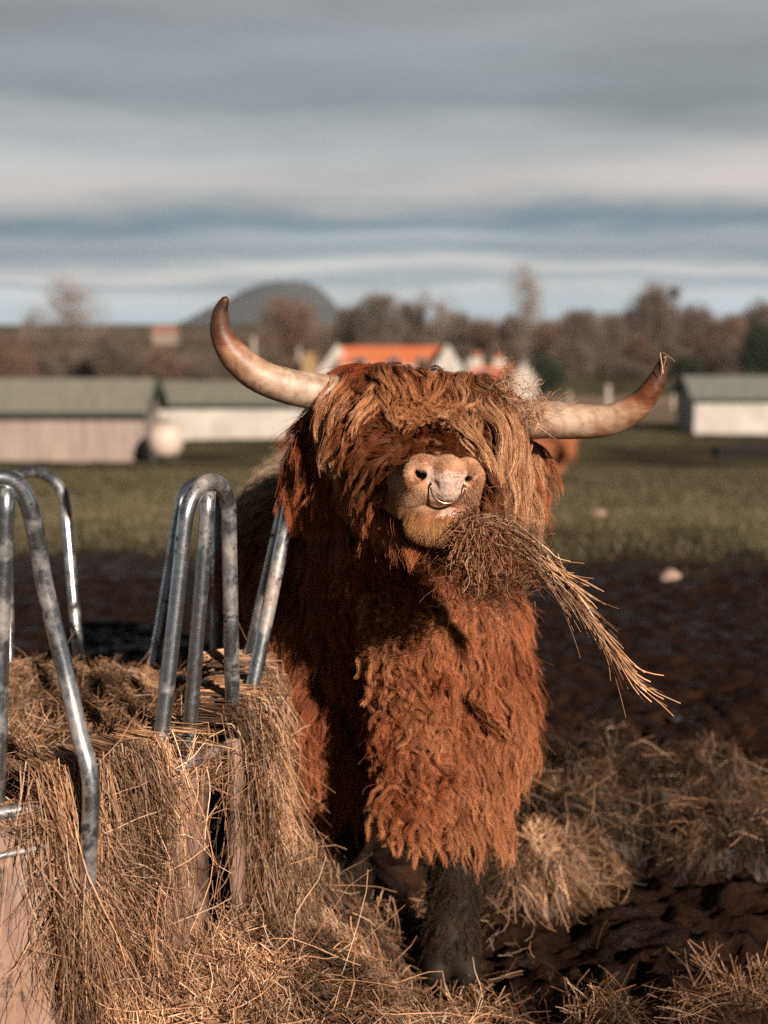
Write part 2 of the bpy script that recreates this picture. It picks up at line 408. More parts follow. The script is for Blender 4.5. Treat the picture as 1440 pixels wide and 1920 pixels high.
BARE = [('broad', 660, 560, 175, .8, 'bare brown tree just left above the white house'), ('broad', 712, 534, 172, .9, 'bare brown tree above the long orange roof'),
        ('broad', 770, 552, 180, .8, 'loose bare tree above the right end of the orange roof'), ('tall', 815, 530, 176, 1.3, 'pale thin tree between the brown trees above the house'),
        ('broad', 856, 572, 185, .8, 'bare brown tree above the chimneys of the small house'), ('rust', 905, 585, 180, .9, 'reddish bare tree above the small house gable'),
        ('broad', 965, 578, 172, .8, 'dark bare tree at the foot of the tall thin tree'), ('rust', 1030, 590, 178, .9, 'reddish bare tree just right of the tall thin tree'),
        ('broad', 1090, 566, 168, .9, 'bare brown tree halfway between tall thin tree and round tree'), ('wide', 1225, 518, 185, .85, 'big round crowned bare tree standing above the wood'),
        ('wide', 1150, 580, 180, .7, 'low bare tree left of the big round tree'), ('wide', 1310, 560, 190, .8, 'bare tree right of the big round tree'),
        ('rust', 1365, 575, 178, 1., 'reddish bare tree behind the white shed'), ('wide', 1425, 552, 186, .8, 'bare tree at the far right edge of the wood'),
        ('wide', 1500, 545, 186, .8, 'bare tree last in the row beyond the white shed'), ('broad', 640, 590, 190, .7, 'small bare tree between rusty tree and house')]
for k, px, top, Y, w, lab in BARE: place_tree(k, px, top, Y, lab, group=G1, wide=w)
G2 = 'bushes along the far hedge line'
BU = [('rbush', 8, 615, 120, 1.1, 'rusty bush at the far left over the shed roof'), ('bush', 70, 655, 124, 1.6, 'low brown bush left of the pale tree foot'), ('bush', 125, 650, 130, 1.5, 'low brown bush at the pale tree foot'), ('bush', 222, 588, 122, .85, 'tall dark red brown bush right of the pale tree'),
      ('rbush', 305, 640, 118, 1.25, 'rusty bush above the end of the long shed'), ('bush', 180, 640, 128, 1.3, 'brown bush beside the tall dark bush'), ('bush', 370, 668, 118, 1.5, 'low bush left of the curled horn'), ('bush', 432, 655, 124, 1.4, 'low bush behind the curled horn tip'),
      ('bush', 500, 640, 128, 1.2, 'brown bush under the rusty tree'), ('rbush', 560, 655, 126, 1.3, 'rusty bush left of the white gable'), ('bush', 700, 610, 150, 1.1, 'brown bush behind the long orange roof'), ('bush', 790, 610, 150, 1.1, 'brown bush behind the right white gable'),
      ('bush', 870, 630, 148, 1.2, 'brown bush behind the small house chimneys'), ('bush', 950, 625, 146, 1.2, 'brown bush behind the small house gable'), ('bush', 1070, 620, 140, 1.1, 'brown bush right of the small house'),
      ('bush', 1130, 640, 146, 1.3, 'brown bush behind the pale fence posts'), ('rbush', 1195, 615, 150, 1.3, 'rusty bush in front of the big round tree'), ('bush', 1255, 625, 150, 1.3, 'brown bush right of the rusty bush under the round tree'), ('rbush', 1320, 615, 152, 1.3, 'rusty bush left above the white shed'), ('bush', 1380, 620, 150, 1.3, 'brown bush above the white shed'),
      ('bush', 1440, 620, 150, 1.2, 'brown bush at the right edge above the shed'), ('bush', 1180, 668, 138, 1.9, 'low brown bush behind the right horn')]
for k, px, top, Y, w, lab in BU: place_tree(k, px, top, Y, lab, 'bush', G2, w)
place_tree('ever', 1025, 655, 108, 'dark evergreen clump beside the small house', 'tree', 'dark evergreens', 1.)
place_tree('ever', 1432, 590, 140, 'dark evergreen at the right edge of the wood', 'tree', 'dark evergreens', .8)
place_tree('ever', 1290, 660, 142, 'low dark evergreen above the left end of white shed', 'tree', 'dark evergreens', 1.5)
# distant woodland masses beyond the separate trees
def wood(name, x0, x1, Y, topf, n, m, seed, depth=18):
    r = np.random.default_rng(seed); x = r.uniform(x0, x1, n); y = Y+r.uniform(0, depth, n)
    g = gz0(x, y); t = topf(x)*(0.9+.14*fbm(p3(x*.12, y*.1), seed, 3)); z = g+t*r.random(n)**.75
    d = nrm(r.normal(size=(n, 3))*.6+[0, 0, .8]); L = r.uniform(.8, 2.2, n)
    tt = np.linspace(0, 1, 3)[None, :, None]; C = p3(x, y, z-1)[:, None]+d[:, None]*L[:, None, None]*tt+r.normal(size=(n, 1, 3))*.3*tt*tt
    V, F, c = tubes_mesh(C, .05*r.uniform(.5, 1.2, (n, 1))*np.linspace(1, .4, 3)[None], np.ones((n, 1, 3)))
    tag(mesh_np(name, V, F, m, smooth=False), kind='stuff')
    return bpy.context.scene.objects[-1]
M_WOOD = simple('far_wood_twigs', (.085, .060, .048), (.18, .128, .10), .12, .9)
wood('woodland', -18, 75, 200, lambda x: np.interp(x, [-18, 0, 20, 30, 50, 75], [6.0, 6.0, 5.5, 7.2, 7.0, 8]), 26000, M_WOOD, 5)
wood('woodland', -150, -56, 185, lambda x: 5.0+0*x, 14000, M_WOOD, 15)
wood('hedgerow', -80, -8, 170, lambda x: np.full_like(x, 2.2), 9000, M_WOOD, 6, 5)
wood('hedgerow', -140, -20, 330, lambda x: 2.5+0*x, 7000, M_WOOD, 8, 4)

# ------------------------------------------------------------------ buildings
M_WHITE = simple('white_render', (.38, .345, .31), (.54, .50, .45), 1.2, .85, bmp=.2)
M_PANT = simple('orange_pantiles', (.52, .13, .045), (.68, .20, .075), 1.5, .75, sc3=(6, 1, 1))
M_PINKWALL = simple('weathered_boards', (.22, .17, .145), (.36, .29, .25), 1.3, .85, sc3=(3, 3, .5))
M_GREENROOF = simple('faded_green_sheeting', (.165, .160, .125), (.23, .218, .175), 1.1, .7, sc3=(4, 1, 1))
M_TRIM = simple('dark_green_trim', (.02, .035, .028), (.05, .07, .055), 3, .6)
M_DARK = simple('dark_glass', (.015, .016, .018), (.03, .03, .035), 3, .2)
M_WOODP = simple('grey_post_wood', (.30, .26, .22), (.5, .44, .38), 6, .9)
def gable_building(name, x0, x1, y0, y1, zg, eave, ridge, wallm, roofm, label, cat, ov=.25, trim=True, corr=True, group=None, chim=(), wins=(), skew=False):
    """long side faces the camera; ridge runs along x"""
    cx, cy = (x0+x1)/2, (y0+y1)/2; root = empty(name, (cx, cy, zg)); tag(root, label, cat, group)
    ym = cy; mb = MB()
    V = [(x0, y0, zg-.6), (x1, y0, zg-.6), (x1, y1, zg-.6), (x0, y1, zg-.6), (x0, y0, eave), (x1, y0, eave), (x1, y1, eave), (x0, y1, eave), (x0, ym, ridge-.05), (x1, ym, ridge-.05)]
    mb.add(V, [(0, 1, 5, 4), (2, 3, 7, 6), (1, 2, 6, 9, 5), (3, 0, 4, 8, 7), (3, 2, 1, 0)])
    mb.build('wall', wallm, root)
    rb = MB(); n = max(8, int((x1-x0)/.12)) if corr else 2
    xs = np.linspace(x0-(0 if skew else ov), x1+(0 if skew else ov), n*2+1); sl = (ridge-eave)/(ym-y0); yo = y0-ov; zo = eave-ov*sl
    for s in (0, 1):
        ya, yb = (yo, ym) if s == 0 else (2*ym-yo, ym)
        V = []; F = []
        for i, x in enumerate(xs):
            w = .02*(i % 2) if corr else 0
            V += [(x, ya, zo+.03+w), (x, yb, ridge+.03+w), (x, ya, zo-.02+w), (x, yb, ridge-.02+w)]
        for i in range(len(xs)-1):
            a = i*4; b = a+4; F += [(a, b, b+1, a+1), (a+3, b+3, b+2, a+2), (a, a+2, b+2, b)]
        rb.add(V, F)
    roof = rb.build('roof', roofm, root)
    if trim:
        for xx in (x0-ov-.02, x1+ov-.04):
            for s in (-1, 1):
                t = MB()
                ye = ym+s*(ym-yo); t.add([(xx, ye, zo-.16), (xx+.06, ye, zo-.16), (xx+.06, ye, zo+.10), (xx, ye, zo+.10), (xx, ym, ridge-.12), (xx+.06, ym, ridge-.12), (xx+.06, ym, ridge+.14), (xx, ym, ridge+.14)],
                                         [(0, 1, 2, 3), (4, 7, 6, 5), (0, 4, 5, 1), (1, 5, 6, 2), (2, 6, 7, 3), (3, 7, 4, 0)])
                t.build('verge_board', M_TRIM, root)
        t = MB(); t.box(x0-ov+.05, x1+ov-.05, yo-.09, yo-.01, zo-.10, zo+.02); t.build('gutter', M_TRIM, root)
    if skew:
        for xx in (x0-.18, x1-.12):
            t = MB(); e = .25
            t.add([(xx, y0-.05, eave-.2), (xx+.3, y0-.05, eave-.2), (xx+.3, ym, ridge+.0), (xx, ym, ridge+.0), (xx, y0-.05, eave+e), (xx+.3, y0-.05, eave+e), (xx+.3, ym, ridge+e+.25), (xx, ym, ridge+e+.25),
                   (xx, y1+.05, eave-.2), (xx+.3, y1+.05, eave-.2), (xx, y1+.05, eave+e), (xx+.3, y1+.05, eave+e)],
                  [(0, 1, 5, 4), (4, 5, 6, 7), (0, 4, 7, 3), (1, 2, 6, 5), (3, 7, 10, 8), (2, 9, 11, 6), (7, 6, 11, 10), (8, 10, 11, 9), (0, 3, 2, 1), (3, 8, 9, 2)])
            t.build('gable_coping', wallm, root)
    for (x, w, hh) in chim:
        t = MB(); t.box(x-w/2, x+w/2, ym-w*.4, ym+w*.4, ridge-.6, ridge+hh); t.box(x-w/2-.07, x+w/2+.07, ym-w*.4-.07, ym+w*.4+.07, ridge+hh-.002, ridge+hh+.13)
        c = t.build('chimney', wallm, root)
        for dx in (-.2, .2):
            p = MB(); p.tube([(x+dx*w, ym, ridge+hh+.12), (x+dx*w, ym, ridge+hh+.5)], .1, 10); p.build('chimney_pot', M_PANT, c, True)
    for (x, z, w, h) in wins:
        t = MB(); t.box(x-w/2-.06, x+w/2+.06, y0-.035, y0+.05, z-.06, z+h+.06); f = t.build('window', M_WOODP if cat != 'house' else M_WHITE, root)
        t = MB(); t.box(x-w/2, x+w/2, y0-.045, y0-.02, z, z+h); t.build('pane', M_DARK, f)
    return root
def zx(px, py, Y): p = P(px, py, Y); return p[0], p[2]
# long near shed on the left
xr, ze = zx(268, 764, 42); g = -2.55
_, zr = zx(268, 712, 43.5); gable_building('farm_shed', xr-13, xr, 42, 45.0, g, ze, zr, M_PINKWALL, M_GREENROOF, 'long low shed with faded green roof and pinkish weathered wall, beside the round pale tank', 'shed', wins=[(xr-1.9-2.4*k, g+.75, .6, .45) for k in range(4)][3:])
xr2, ze2 = zx(640, 752, 58); xl2, _ = zx(250, 752, 58); _, zr2 = zx(600, 716, 60)
gable_building('farm_shed', xl2, xr2+1.5, 58, 62, -3.1, ze2, zr2, M_WHITE, M_GREENROOF, 'pale long shed behind the bull, farther off than the pinkish one', 'shed')
xl3, ze3 = zx(1303, 742, 64); _, zr3 = zx(1310, 706, 66)
gable_building('farm_shed', xl3, xl3+11, 64, 68, -3.3, ze3, zr3, M_WHITE, simple('grey_green_sheeting', (.16, .165, .15), (.23, .235, .215), 1, .7, sc3=(4, 1, 1)), 'white walled shed with grey roof in front of the woodland on the right', 'shed')
# dark sliding door on the white shed's end
a0, _ = zx(636, 700, 110); a1, _ = zx(840, 700, 110); _, e1 = zx(640, 683, 110); _, r1 = zx(700, 650, 113)
fh = gable_building('farm_house', a0, a1, 110, 116, -3.3, e1, r1, M_WHITE, M_PANT, 'long white house with bright orange tiled roof and raised white gables', 'house', trim=False, ov=.06, corr=False,
               wins=[(a0+1.6, -1.9, .9, 1.1), (a0+4.2, -1.9, .9, 1.1), (a0+6.4, -1.9, .9, 1.1)])
b0, _ = zx(882, 700, 100); b1, _ = zx(985, 700, 100); _, e2 = zx(940, 712, 100); _, r2 = zx(940, 686, 103)
gable_building('cottage', b0, b1, 100, 105.5, -3.3, e2, r2, M_WHITE, M_PANT, 'small white cottage with two chimneys and orange roof beside the bull’s fringe'.replace('’', ''), 'house', skew=True, trim=False, ov=.1,
               chim=[(b0+.6, .8, .5), (b0+2.2, .8, .35)], wins=[(b0+1, -2.4, .8, .9), (b0+2.8, -2.4, .8, .9)])
def wing(parent, px0, px1, pxa, top, eave, y0, y1):
    x0, _ = zx(px0, 700, y0); x1, _ = zx(px1, 700, y0); xm, zt = zx(pxa, top, y0); _, ze = zx(pxa, eave, y0)
    t = MB(); t.add([(x0, y0, -3.6), (x1, y0, -3.6), (x1, y1, -3.6), (x0, y1, -3.6), (x0, y0, ze), (x1, y0, ze), (x1, y1, ze), (x0, y1, ze), (xm, y0, zt), (xm, y1, zt)],
          [(0, 1, 5, 8, 4), (1, 2, 6, 5), (3, 0, 4, 7), (2, 3, 7, 9, 6), (3, 2, 1, 0), (4, 8, 9, 7), (8, 5, 6, 9)])
    t.build('gable_wing', M_WHITE, parent)
wing(fh, 593, 674, 632, 646, 700, 111.2, 114.6); wing(fh, 812, 868, 839, 645, 690, 108.6, 112.5)
# raised end gable of the cottage
def end_wing():
    x0, _ = zx(960, 700, 97); x1, _ = zx(1006, 700, 97); _, zt = zx(983, 680, 97); _, ze = zx(983, 712, 97); y0, y1 = 97, 99.9
    t = MB(); xm = (x0+x1)/2
    t.add([(x0, y0, -3.6), (x1, y0, -3.6), (x1, y1, -3.6), (x0, y1, -3.6), (x0, y0, ze), (x1, y0, ze), (x1, y1, ze), (x0, y1, ze), (xm, y0, zt), (xm, y1, zt)],
          [(0, 1, 5, 8, 4), (1, 2, 6, 5), (3, 0, 4, 7), (2, 3, 7, 9, 6), (3, 2, 1, 0)])
    r = empty('outbuilding', (xm, y0, -3.3)); tag(r, 'white gabled outbuilding in front of the small cottage', 'outbuilding')
    t.build('wall', M_WHITE, r)
    q = MB()
    for s, xe in ((0, x0-.15), (1, x1+.15)):
        q.add([(xe, y0-.1, ze-.1), (xm, y0-.1, zt+.05), (xm, y1, zt+.05), (xe, y1, ze-.1), (xe, y0-.1, ze-.02), (xm, y0-.1, zt+.14), (xm, y1, zt+.14), (xe, y1, ze-.02)],
              [(0, 1, 2, 3), (4, 7, 6, 5), (0, 4, 5, 1), (1, 5, 6, 2), (2, 6, 7, 3), (3, 7, 4, 0)])
    q.build('roof', M_WHITE, r)
end_wing()
h0, _ = zx(285, 630, 300); h1, _ = zx(330, 630, 300); _, e4 = zx(300, 622, 300); _, r4 = zx(300, 612, 303)
gable_building('distant_house', h0, h1, 300, 306, float(gz0(h0, 300)), e4, r4, simple('dull_wall', (.20, .15, .12), (.26, .20, .17), 1), simple('faded_red_roof', (.32, .13, .09), (.4, .18, .12), 1), 'tiny pale house with faded red roof on the far slope left of the hill', 'house', trim=False, corr=False)
# round tank beside the shed
def tank():
    c = P(310, 825, 41.); r = 34/FPX*41; root = empty('round_tank', (c[0], 41, c[2]-r)); tag(root, 'rounded pale feed tank standing at the end of the pinkish shed', 'tank')
    n, m = 28, 14; V = []; F = []
    for i in range(m+1):
        f = math.pi*i/m; z = -math.cos(f)*r*.98; rr = r*math.sin(f)**.75
        for k in range(n): a = 2*math.pi*k/n; V.append((c[0]+rr*math.cos(a), 41+rr*math.sin(a), c[2]+z))
    F = [(i*n+k, i*n+(k+1) % n, (i+1)*n+(k+1) % n, (i+1)*n+k) for i in range(m) for k in range(n)]
    b = MB(); b.add(V, F); b.build('tank_shell', simple('pale_tank_skin', (.48, .38, .31), (.62, .50, .42), 1.5, .6), root, True)
    b = MB(); b.tube([(c[0], 41, c[2]+r*.9), (c[0], 41, c[2]+r*1.06)], .16, 16); b.build('lid', M_TRIM, root, True)
    for k in range(4):
        b = MB(); a = k*math.pi/2+.6; b.tube([(c[0]+.35*math.cos(a), 41+.35*math.sin(a), c[2]-r*.6), (c[0]+.4*math.cos(a), 41+.4*math.sin(a), c[2]-r*1.35)], .04, 6)
        b.build('leg', M_TRIM, root)
tank()
# pale poles, a yellow marker, fence posts
def pole(px, top, bot, Y, w, m, lab, grp, cap=True):
    a = P(px, top, Y); b = P(px, bot, Y); t = MB()
    t.tube([(b[0], Y, b[2]-.3), (a[0], Y, a[2]-.05), (a[0], Y, a[2])], [w, w*.9, w*.35], 8); o = t.build('post', m); tag(o, lab, 'post', grp)
pole(475, 632, 700, 105, .16, M_WOODP, 'pale post left of the rusty tree', 'pale posts before the far hedge')
pole(560, 652, 702, 100, .13, M_WOODP, 'pale post beside the yellow marker', 'pale posts before the far hedge')
t = MB(); a = P(580, 672, 98); t.box(a[0]-.55, a[0]+.5, 98, 98.8, a[2]-1.3, a[2]); t.box(a[0]-.35, a[0]+.3, 98.1, 98.7, a[2]+.002, a[2]+.35)
tag(t.build('feed_bin', simple('yellow_plastic', (.26, .155, .06), (.34, .21, .09), 2, .5)), 'small ochre yellow bin left of the orange roofed house', 'bin')
for i, (px, lab) in enumerate([(1140, 'pale thick fence post between the horn and the cottage'), (1068, 'pale fence post nearest the cottage'), (1215, 'pale fence post behind the horn'), (1262, 'pale fence post left of the white shed')]):
    pole(px, 722 if i == 0 else 734, 762, 84, .16 if i == 0 else .09, M_WOODP, lab, 'fence posts in the beige field')
t = MB(); a = P(1345, 856, 30.5); b = P(1470, 856, 30.5)
t.box(a[0], b[0], 30.5, 31.0, a[2]-.05, a[2]+.17); t.box(a[0]+.05, b[0]-.05, 30.56, 30.94, a[2]+.172, a[2]+.20)
tag(t.build('feed_trough', simple('black_rubber', (.006, .005, .005), (.012, .010, .009), 4, 1.)), 'low black trough lying in the grass in front of the white shed', 'trough')
def stone(px, py, Y, s, lab, m):
    c = P(px, py, Y); import bmesh
    bm = bmesh.new(); bmesh.ops.create_icosphere(bm, subdivisions=3, radius=1)
    for v in bm.verts:
        k = 1+.22*float(fbm(np.array(v.co)*1.3+px, 3, 3)); v.co = Vector((v.co.x*s*1.3*k, v.co.y*s*k, v.co.z*s*.8*k))
    me = bpy.data.meshes.new('stone'); bm.to_mesh(me); bm.free(); me.polygons.foreach_set('use_smooth', [True]*len(me.polygons))
    o = link('stone', me, m); o.location = (c[0], Y, float(ground_z(c[0], Y))+s*.4); tag(o, lab, 'stone', 'pale stones in the mud')
M_STONE = simple('pale_stone', (.24, .155, .115), (.36, .25, .19), 12, .8, bmp=.5)
stone(1255, 1070, 8.9, .055, 'pinkish pale stone at the edge of the grass', M_STONE)
stone(210, 1197, 6.7, .014, 'tiny pale stone between the feeder hoops', M_STONE)
stone(1122, 942, 13.5, .06, 'pale stone lying in the grass right of the hay wisp', M_STONE)

# ------------------------------------------------------------------ grass
def grass():
    n = 60000; y = 7.5+22*rng.random(n)**1.6; x = (rng.random(n)*2-1)*(y*.34+.8)
    keep = (fbm(p3(x*.9, y*.6), 9, 6)*1.9+y+.22*x > 8.8+rng.random(n)*3.2); x, y = x[keep], y[keep]; n = len(x)
    z = ground_z(x, y); d = nrm(rng.normal(size=(n, 3))*[.5, .5, .1]+[0, 0, .9]); L = rng.uniform(.03, .09, n)
    C, r = stalks(p3(x, y, z), d, L, 3, .4, 0, (.0015, .004))
    k = rng.random((n, 1)); c = np.array([.095, .088, .042])*(1-k)+np.array([.20, .155, .09])*k
    V, F, cc = tubes_mesh(C, r, c[:, None]); tag(mesh_np('grass', V, F, M_HAY, smooth=False, attrs=dict(col=cc)), kind='stuff')
grass()

def haze():
    mb = MB(); mb.box(-450, 450, -12, 2400, -6, 95)
    m = bpy.data.materials.new('haze_air'); m.use_nodes = True; nt = m.node_tree; nt.nodes.clear()
    o = N(nt, 'ShaderNodeOutputMaterial'); v = N(nt, 'ShaderNodeVolumePrincipled'); v.inputs['Color'].default_value = (.80, .86, .92, 1); v.inputs['Density'].default_value = .0001
    nt.links.new(v.outputs[0], o.inputs['Volume']); ob = mb.build('haze', m); tag(ob, kind='stuff')
HAZE = True
if HAZE: haze()

# ================================================================== the bull
F_ax = nrm(np.array([.085, -.935, -.34])); _r = np.array([math.cos(R(5)), .09, -math.sin(R(5))])
U_ax = nrm(np.cross(_r, F_ax)); U_ax = U_ax if U_ax[2] > 0 else -U_ax
R_ax = nrm(np.cross(F_ax, U_ax)); R_ax = R_ax if R_ax[0] > 0 else -R_ax
HO = P(828, 915, 2.64)
def Hd(a, b, c): return HO+R_ax*a+U_ax*b+F_ax*c
def toH(p): d = p-HO; return np.stack([d@R_ax, d@U_ax, d@F_ax], -1)
PR = []   # signed-distance pieces of one continuous body
def cap(a, b, ra, rb, k=.05, sub=False): PR.append(('c', np.array(a, float), np.array(b, float), ra, rb, k, sub))
def ell(c, rad, k=.05, axes=None, sub=False):
    PR.append(('e', np.array(c, float), np.array(rad, float), axes if axes is not None else np.eye(3), 0, k, sub))
HA = np.stack([R_ax, U_ax, F_ax])
# trunk, from withers back to the rump
cap(P(610, 1060, 3.75), (-.15, 4.85, .80), .265, .33, .12)
cap((-.10, 4.2, .72), (-.12, 4.8, .66), .34, .33, .12)
cap(P(745, 1250, 3.56), (-.06, 4.0, .74), .25, .33, .12)
# neck and chest
cap(P(800, 900, 3.14), P(725, 1120, 3.54), .155, .24, .10)
cap(P(765, 1010, 3.24), P(760, 1250, 3.42), .14, .17, .10)
cap(P(790, 1060, 3.14), P(785, 1200, 3.12), .085, .085, .06); cap(P(785, 1200, 3.12), P(768, 1500, 3.12), .088, .060, .04)
# shoulders and front legs
cap(P(615, 1190, 3.50), P(608, 1360, 3.44), .150, .140, .08)
cap(P(608, 1360, 3.44), P(628, 1520, 3.44), .130, .085, .06)
cap(P(628, 1520, 3.44), P(640, 1640, 3.46), .078, .060, .04)
cap(P(640, 1640, 3.46), (P(648, 1700, 3.48)[0], 3.48, .08), .058, .056, .04)
cap(P(882, 1170, 3.40), P(888, 1360, 3.33), .125, .130, .08)
cap(P(885, 1360, 3.33), P(872, 1530, 3.27), .125, .085, .06)
cap(P(872, 1530, 3.27), P(858, 1640, 3.24), .078, .062, .04)
cap(P(858, 1640, 3.24), P(845, 1760, 3.22), .060, .056, .04)
for hx, hy in ((P(845, 1800, 3.20)[0], 3.19), (P(648, 1700, 3.48)[0], 3.47)):
    cap((hx, hy+.01, .10), (hx, hy-.01, .05), .055, .058, .03)
    for q in (-1, 1): cap((hx+q*.024, hy-.005, .07), (hx+q*.036, hy-.045, .012), .040, .034, .008)
# hind legs
for s, sx in ((-1, -.32), (1, .06)):
    cap((sx*.9, 4.85, .62), (sx, 4.65, .50), .20, .13, .1); cap((sx, 4.65, .50), (sx, 4.95, .34), .10, .06, .05)
    cap((sx, 4.95, .34), (sx, 4.88, .10), .05, .045, .03); cap((sx, 4.88, .10), (sx, 4.82, .02), .05, .06, .03)
cap((-.15, 5.16, .95), (-.16, 5.22, .45), .035, .03, .05)
# head
cap(Hd(-.055, -.055, -.40), Hd(.055, -.082, -.40), .105, .105, .05)
cap(Hd(-.135, -.022, -.42), Hd(.135, -.022, -.42), .040, .040, .05)
cap(Hd(0, -.048, -.09), Hd(0, -.080, -.34), .056, .082, .04)
for s in (-1, 1):
    cap(Hd(s*.076, -.075, -.34), Hd(s*.035, -.055, -.11), .085, .056, .04)
    cap(Hd(s*.122, -.01, -.32), Hd(s*.105, -.008, -.24), .040, .028, .03)          # brow over the eye
    cap(Hd(s*.095, -.05, -.42), Hd(s*.055, -.13, -.38), .10, .10, .06)
ell(Hd(.005, -.016, -.060), (.069, .048, .060), .03, HA)
cap(Hd(-.039, -.002, -.028), Hd(-.047, -.056, -.048), .029, .022, .018)        # upper lip lobes
cap(Hd(.054, .000, -.032), Hd(.062, -.046, -.052), .027, .022, .018)
cap(Hd(-.047, .018, -.026), Hd(-.040, .024, -.030), .020, .020, .012)          # nostril wings
cap(Hd(.060, .018, -.030), Hd(.052, .024, -.030), .019, .019, .012)
cap(Hd(-.036, .026, -.032), Hd(.048, .027, -.032), .016, .016, .014)           # rim above the nose
cap(Hd(.010, .014, -.018), Hd(.013, -.006, -.014), .031, .027, .012)           # nose pad
ell(Hd(.003, -.086, -.046), (.057, .043, .050), .014, HA)                      # chin
cap(Hd(-.020, -.055, -.028), Hd(.038, -.056, -.030), .017, .016, .010)         # lower lip
# ears
def earp(pts, rad):
    for i in range(len(pts)-1): cap(pts[i], pts[i+1], rad[i], rad[i+1], .03)
earp([P(675, 810, 3.10), P(605, 822, 3.06), P(584, 870, 3.02)], [.035, .042, .022])
earp([P(950, 845, 3.10), P(972, 875, 3.08), P(972, 915, 3.04)], [.035, .034, .02])
# carved: nostrils, mouth, eyelid creases
cap(Hd(-.053, .026, .000), Hd(-.018, .008, .008), .0118, .0105, .004, True)
cap(Hd(-.046, .020, -.004), Hd(-.030, .010, -.050), .0115, .014, .006, True)
cap(Hd(-.021, .006, .012), Hd(-.022, -.018, .010), .0055, .0035, .004, True)
cap(Hd(-.058, .034, -.002), Hd(-.050, .028, .000), .0035, .005, .003, True)
cap(Hd(.057, .024, -.006), Hd(.045, .003, .002), .0092, .0090, .004, True)
cap(Hd(.052, .016, -.008), Hd(.046, .008, -.045), .006, .009, .006, True)
cap(Hd(.045, .004, .006), Hd(.046, -.014, .004), .0045, .0030, .004, True)
for a, b in (((-.076, -.078), (-.056, -.062)), ((-.056, -.062), (-.030, -.044)), ((-.030, -.044), (.014, -.0335)), ((.014, -.0335), (.046, -.042)), ((.046, -.042), (.070, -.066))):
    dz = lambda q: .006-2.2*abs(q-.01)**1.6
    cap(Hd(a[0], a[1], dz(a[0])), Hd(b[0], b[1], dz(b[0])), .0056, .0056, .004, True)
def prim_d(pr, p):
    if pr[0] == 'c':
        _, a, b, ra, rb, k, s = pr; ab = b-a; t = np.clip(((p-a)@ab)/(ab@ab), 0, 1)
        return np.linalg.norm(p-(a+t[..., None]*ab), axis=-1)-(ra+(rb-ra)*t)
    _, c, r, ax, _, k, s = pr; q = (p-c)@ax.T; k0 = np.linalg.norm(q/r, axis=-1); k1 = np.linalg.norm(q/(r*r), axis=-1)
    return k0*(k0-1)/np.maximum(k1, 1e-6)
def comb(F, d, k, sub):
    if sub:
        d = -d; h = np.clip(.5-.5*(F-d)/k, 0, 1); return F*(1-h)+d*h+k*h*(1-h)
    h = np.clip(.5+.5*(F-d)/k, 0, 1); return F*(1-h)+d*h-k*h*(1-h)
def sdf(p):
    F = np.full(p.shape[:-1], 1.0)
    for pr in PR: F = comb(F, prim_d(pr, p), pr[5], pr[6])
    return F
def sgrad(p, e=.004):
    g = [sdf(p+np.array(v)*e) for v in ((1, -1, -1), (-1, -1, 1), (-1, 1, -1), (1, 1, 1))]
    return nrm(g[0][..., None]*[1, -1, -1]+g[1][..., None]*[-1, -1, 1]+g[2][..., None]*[-1, 1, -1]+g[3][..., None]*[1, 1, 1])
def surface_nets(F, xs, ys, zs):
    S = F < 0; ax = (xs, ys, zs)
    c = [S[i:S.shape[0]-1+i, j:S.shape[1]-1+j, k:S.shape[2]-1+k] for i in (0, 1) for j in (0, 1) for k in (0, 1)]
    cnt = sum(a.astype(np.int8) for a in c); act = (cnt > 0) & (cnt < 8); I = np.argwhere(act)
    vid = np.full(act.shape, -1, np.int64); vid[tuple(I.T)] = np.arange(len(I))
    acc = np.zeros((len(I), 3)); num = np.zeros(len(I))
    for a in range(3):
        o1, o2 = [q for q in range(3) if q != a]
        for u in (0, 1):
            for v in (0, 1):
                i0 = I.copy(); i0[:, o1] += u; i0[:, o2] += v; i1 = i0.copy(); i1[:, a] += 1
                f0 = F[tuple(i0.T)]; f1 = F[tuple(i1.T)]; m = (f0 < 0) != (f1 < 0); t = f0/(f0-f1+1e-12)
                q0 = np.stack([ax[w][i0[:, w]] for w in range(3)], 1); q1 = np.stack([ax[w][i1[:, w]] for w in range(3)], 1)
                acc += np.where(m[:, None], q0+(q1-q0)*t[:, None], 0); num += m
    V = acc/num[:, None]; Fs = []
    for a in range(3):
        sl0 = [slice(None)]*3; sl1 = [slice(None)]*3; sl0[a] = slice(0, -1); sl1[a] = slice(1, None)
        A = S[tuple(sl0)]; B = S[tuple(sl1)]; E = np.argwhere(A != B)
        o1, o2 = (a+1) % 3, (a+2) % 3
        E = E[(E[:, o1] > 0) & (E[:, o2] > 0) & (E[:, o1] < S.shape[o1]-1) & (E[:, o2] < S.shape[o2]-1)]
        ids = []
        for du, dv in ((1, 1), (0, 1), (0, 0), (1, 0)):
            q = E.copy(); q[:, o1] -= du; q[:, o2] -= dv; ids.append(vid[tuple(q.T)])
        Q = np.stack(ids, 1); flip = ~A[tuple(E.T)]; Q[flip] = Q[flip][:, ::-1]; Fs.append(Q)
    return V, np.concatenate(Fs)
def axis(segs):
    out = []
    for a, b, s in segs: out.append(np.arange(a, b, s))
    return np.concatenate(out)
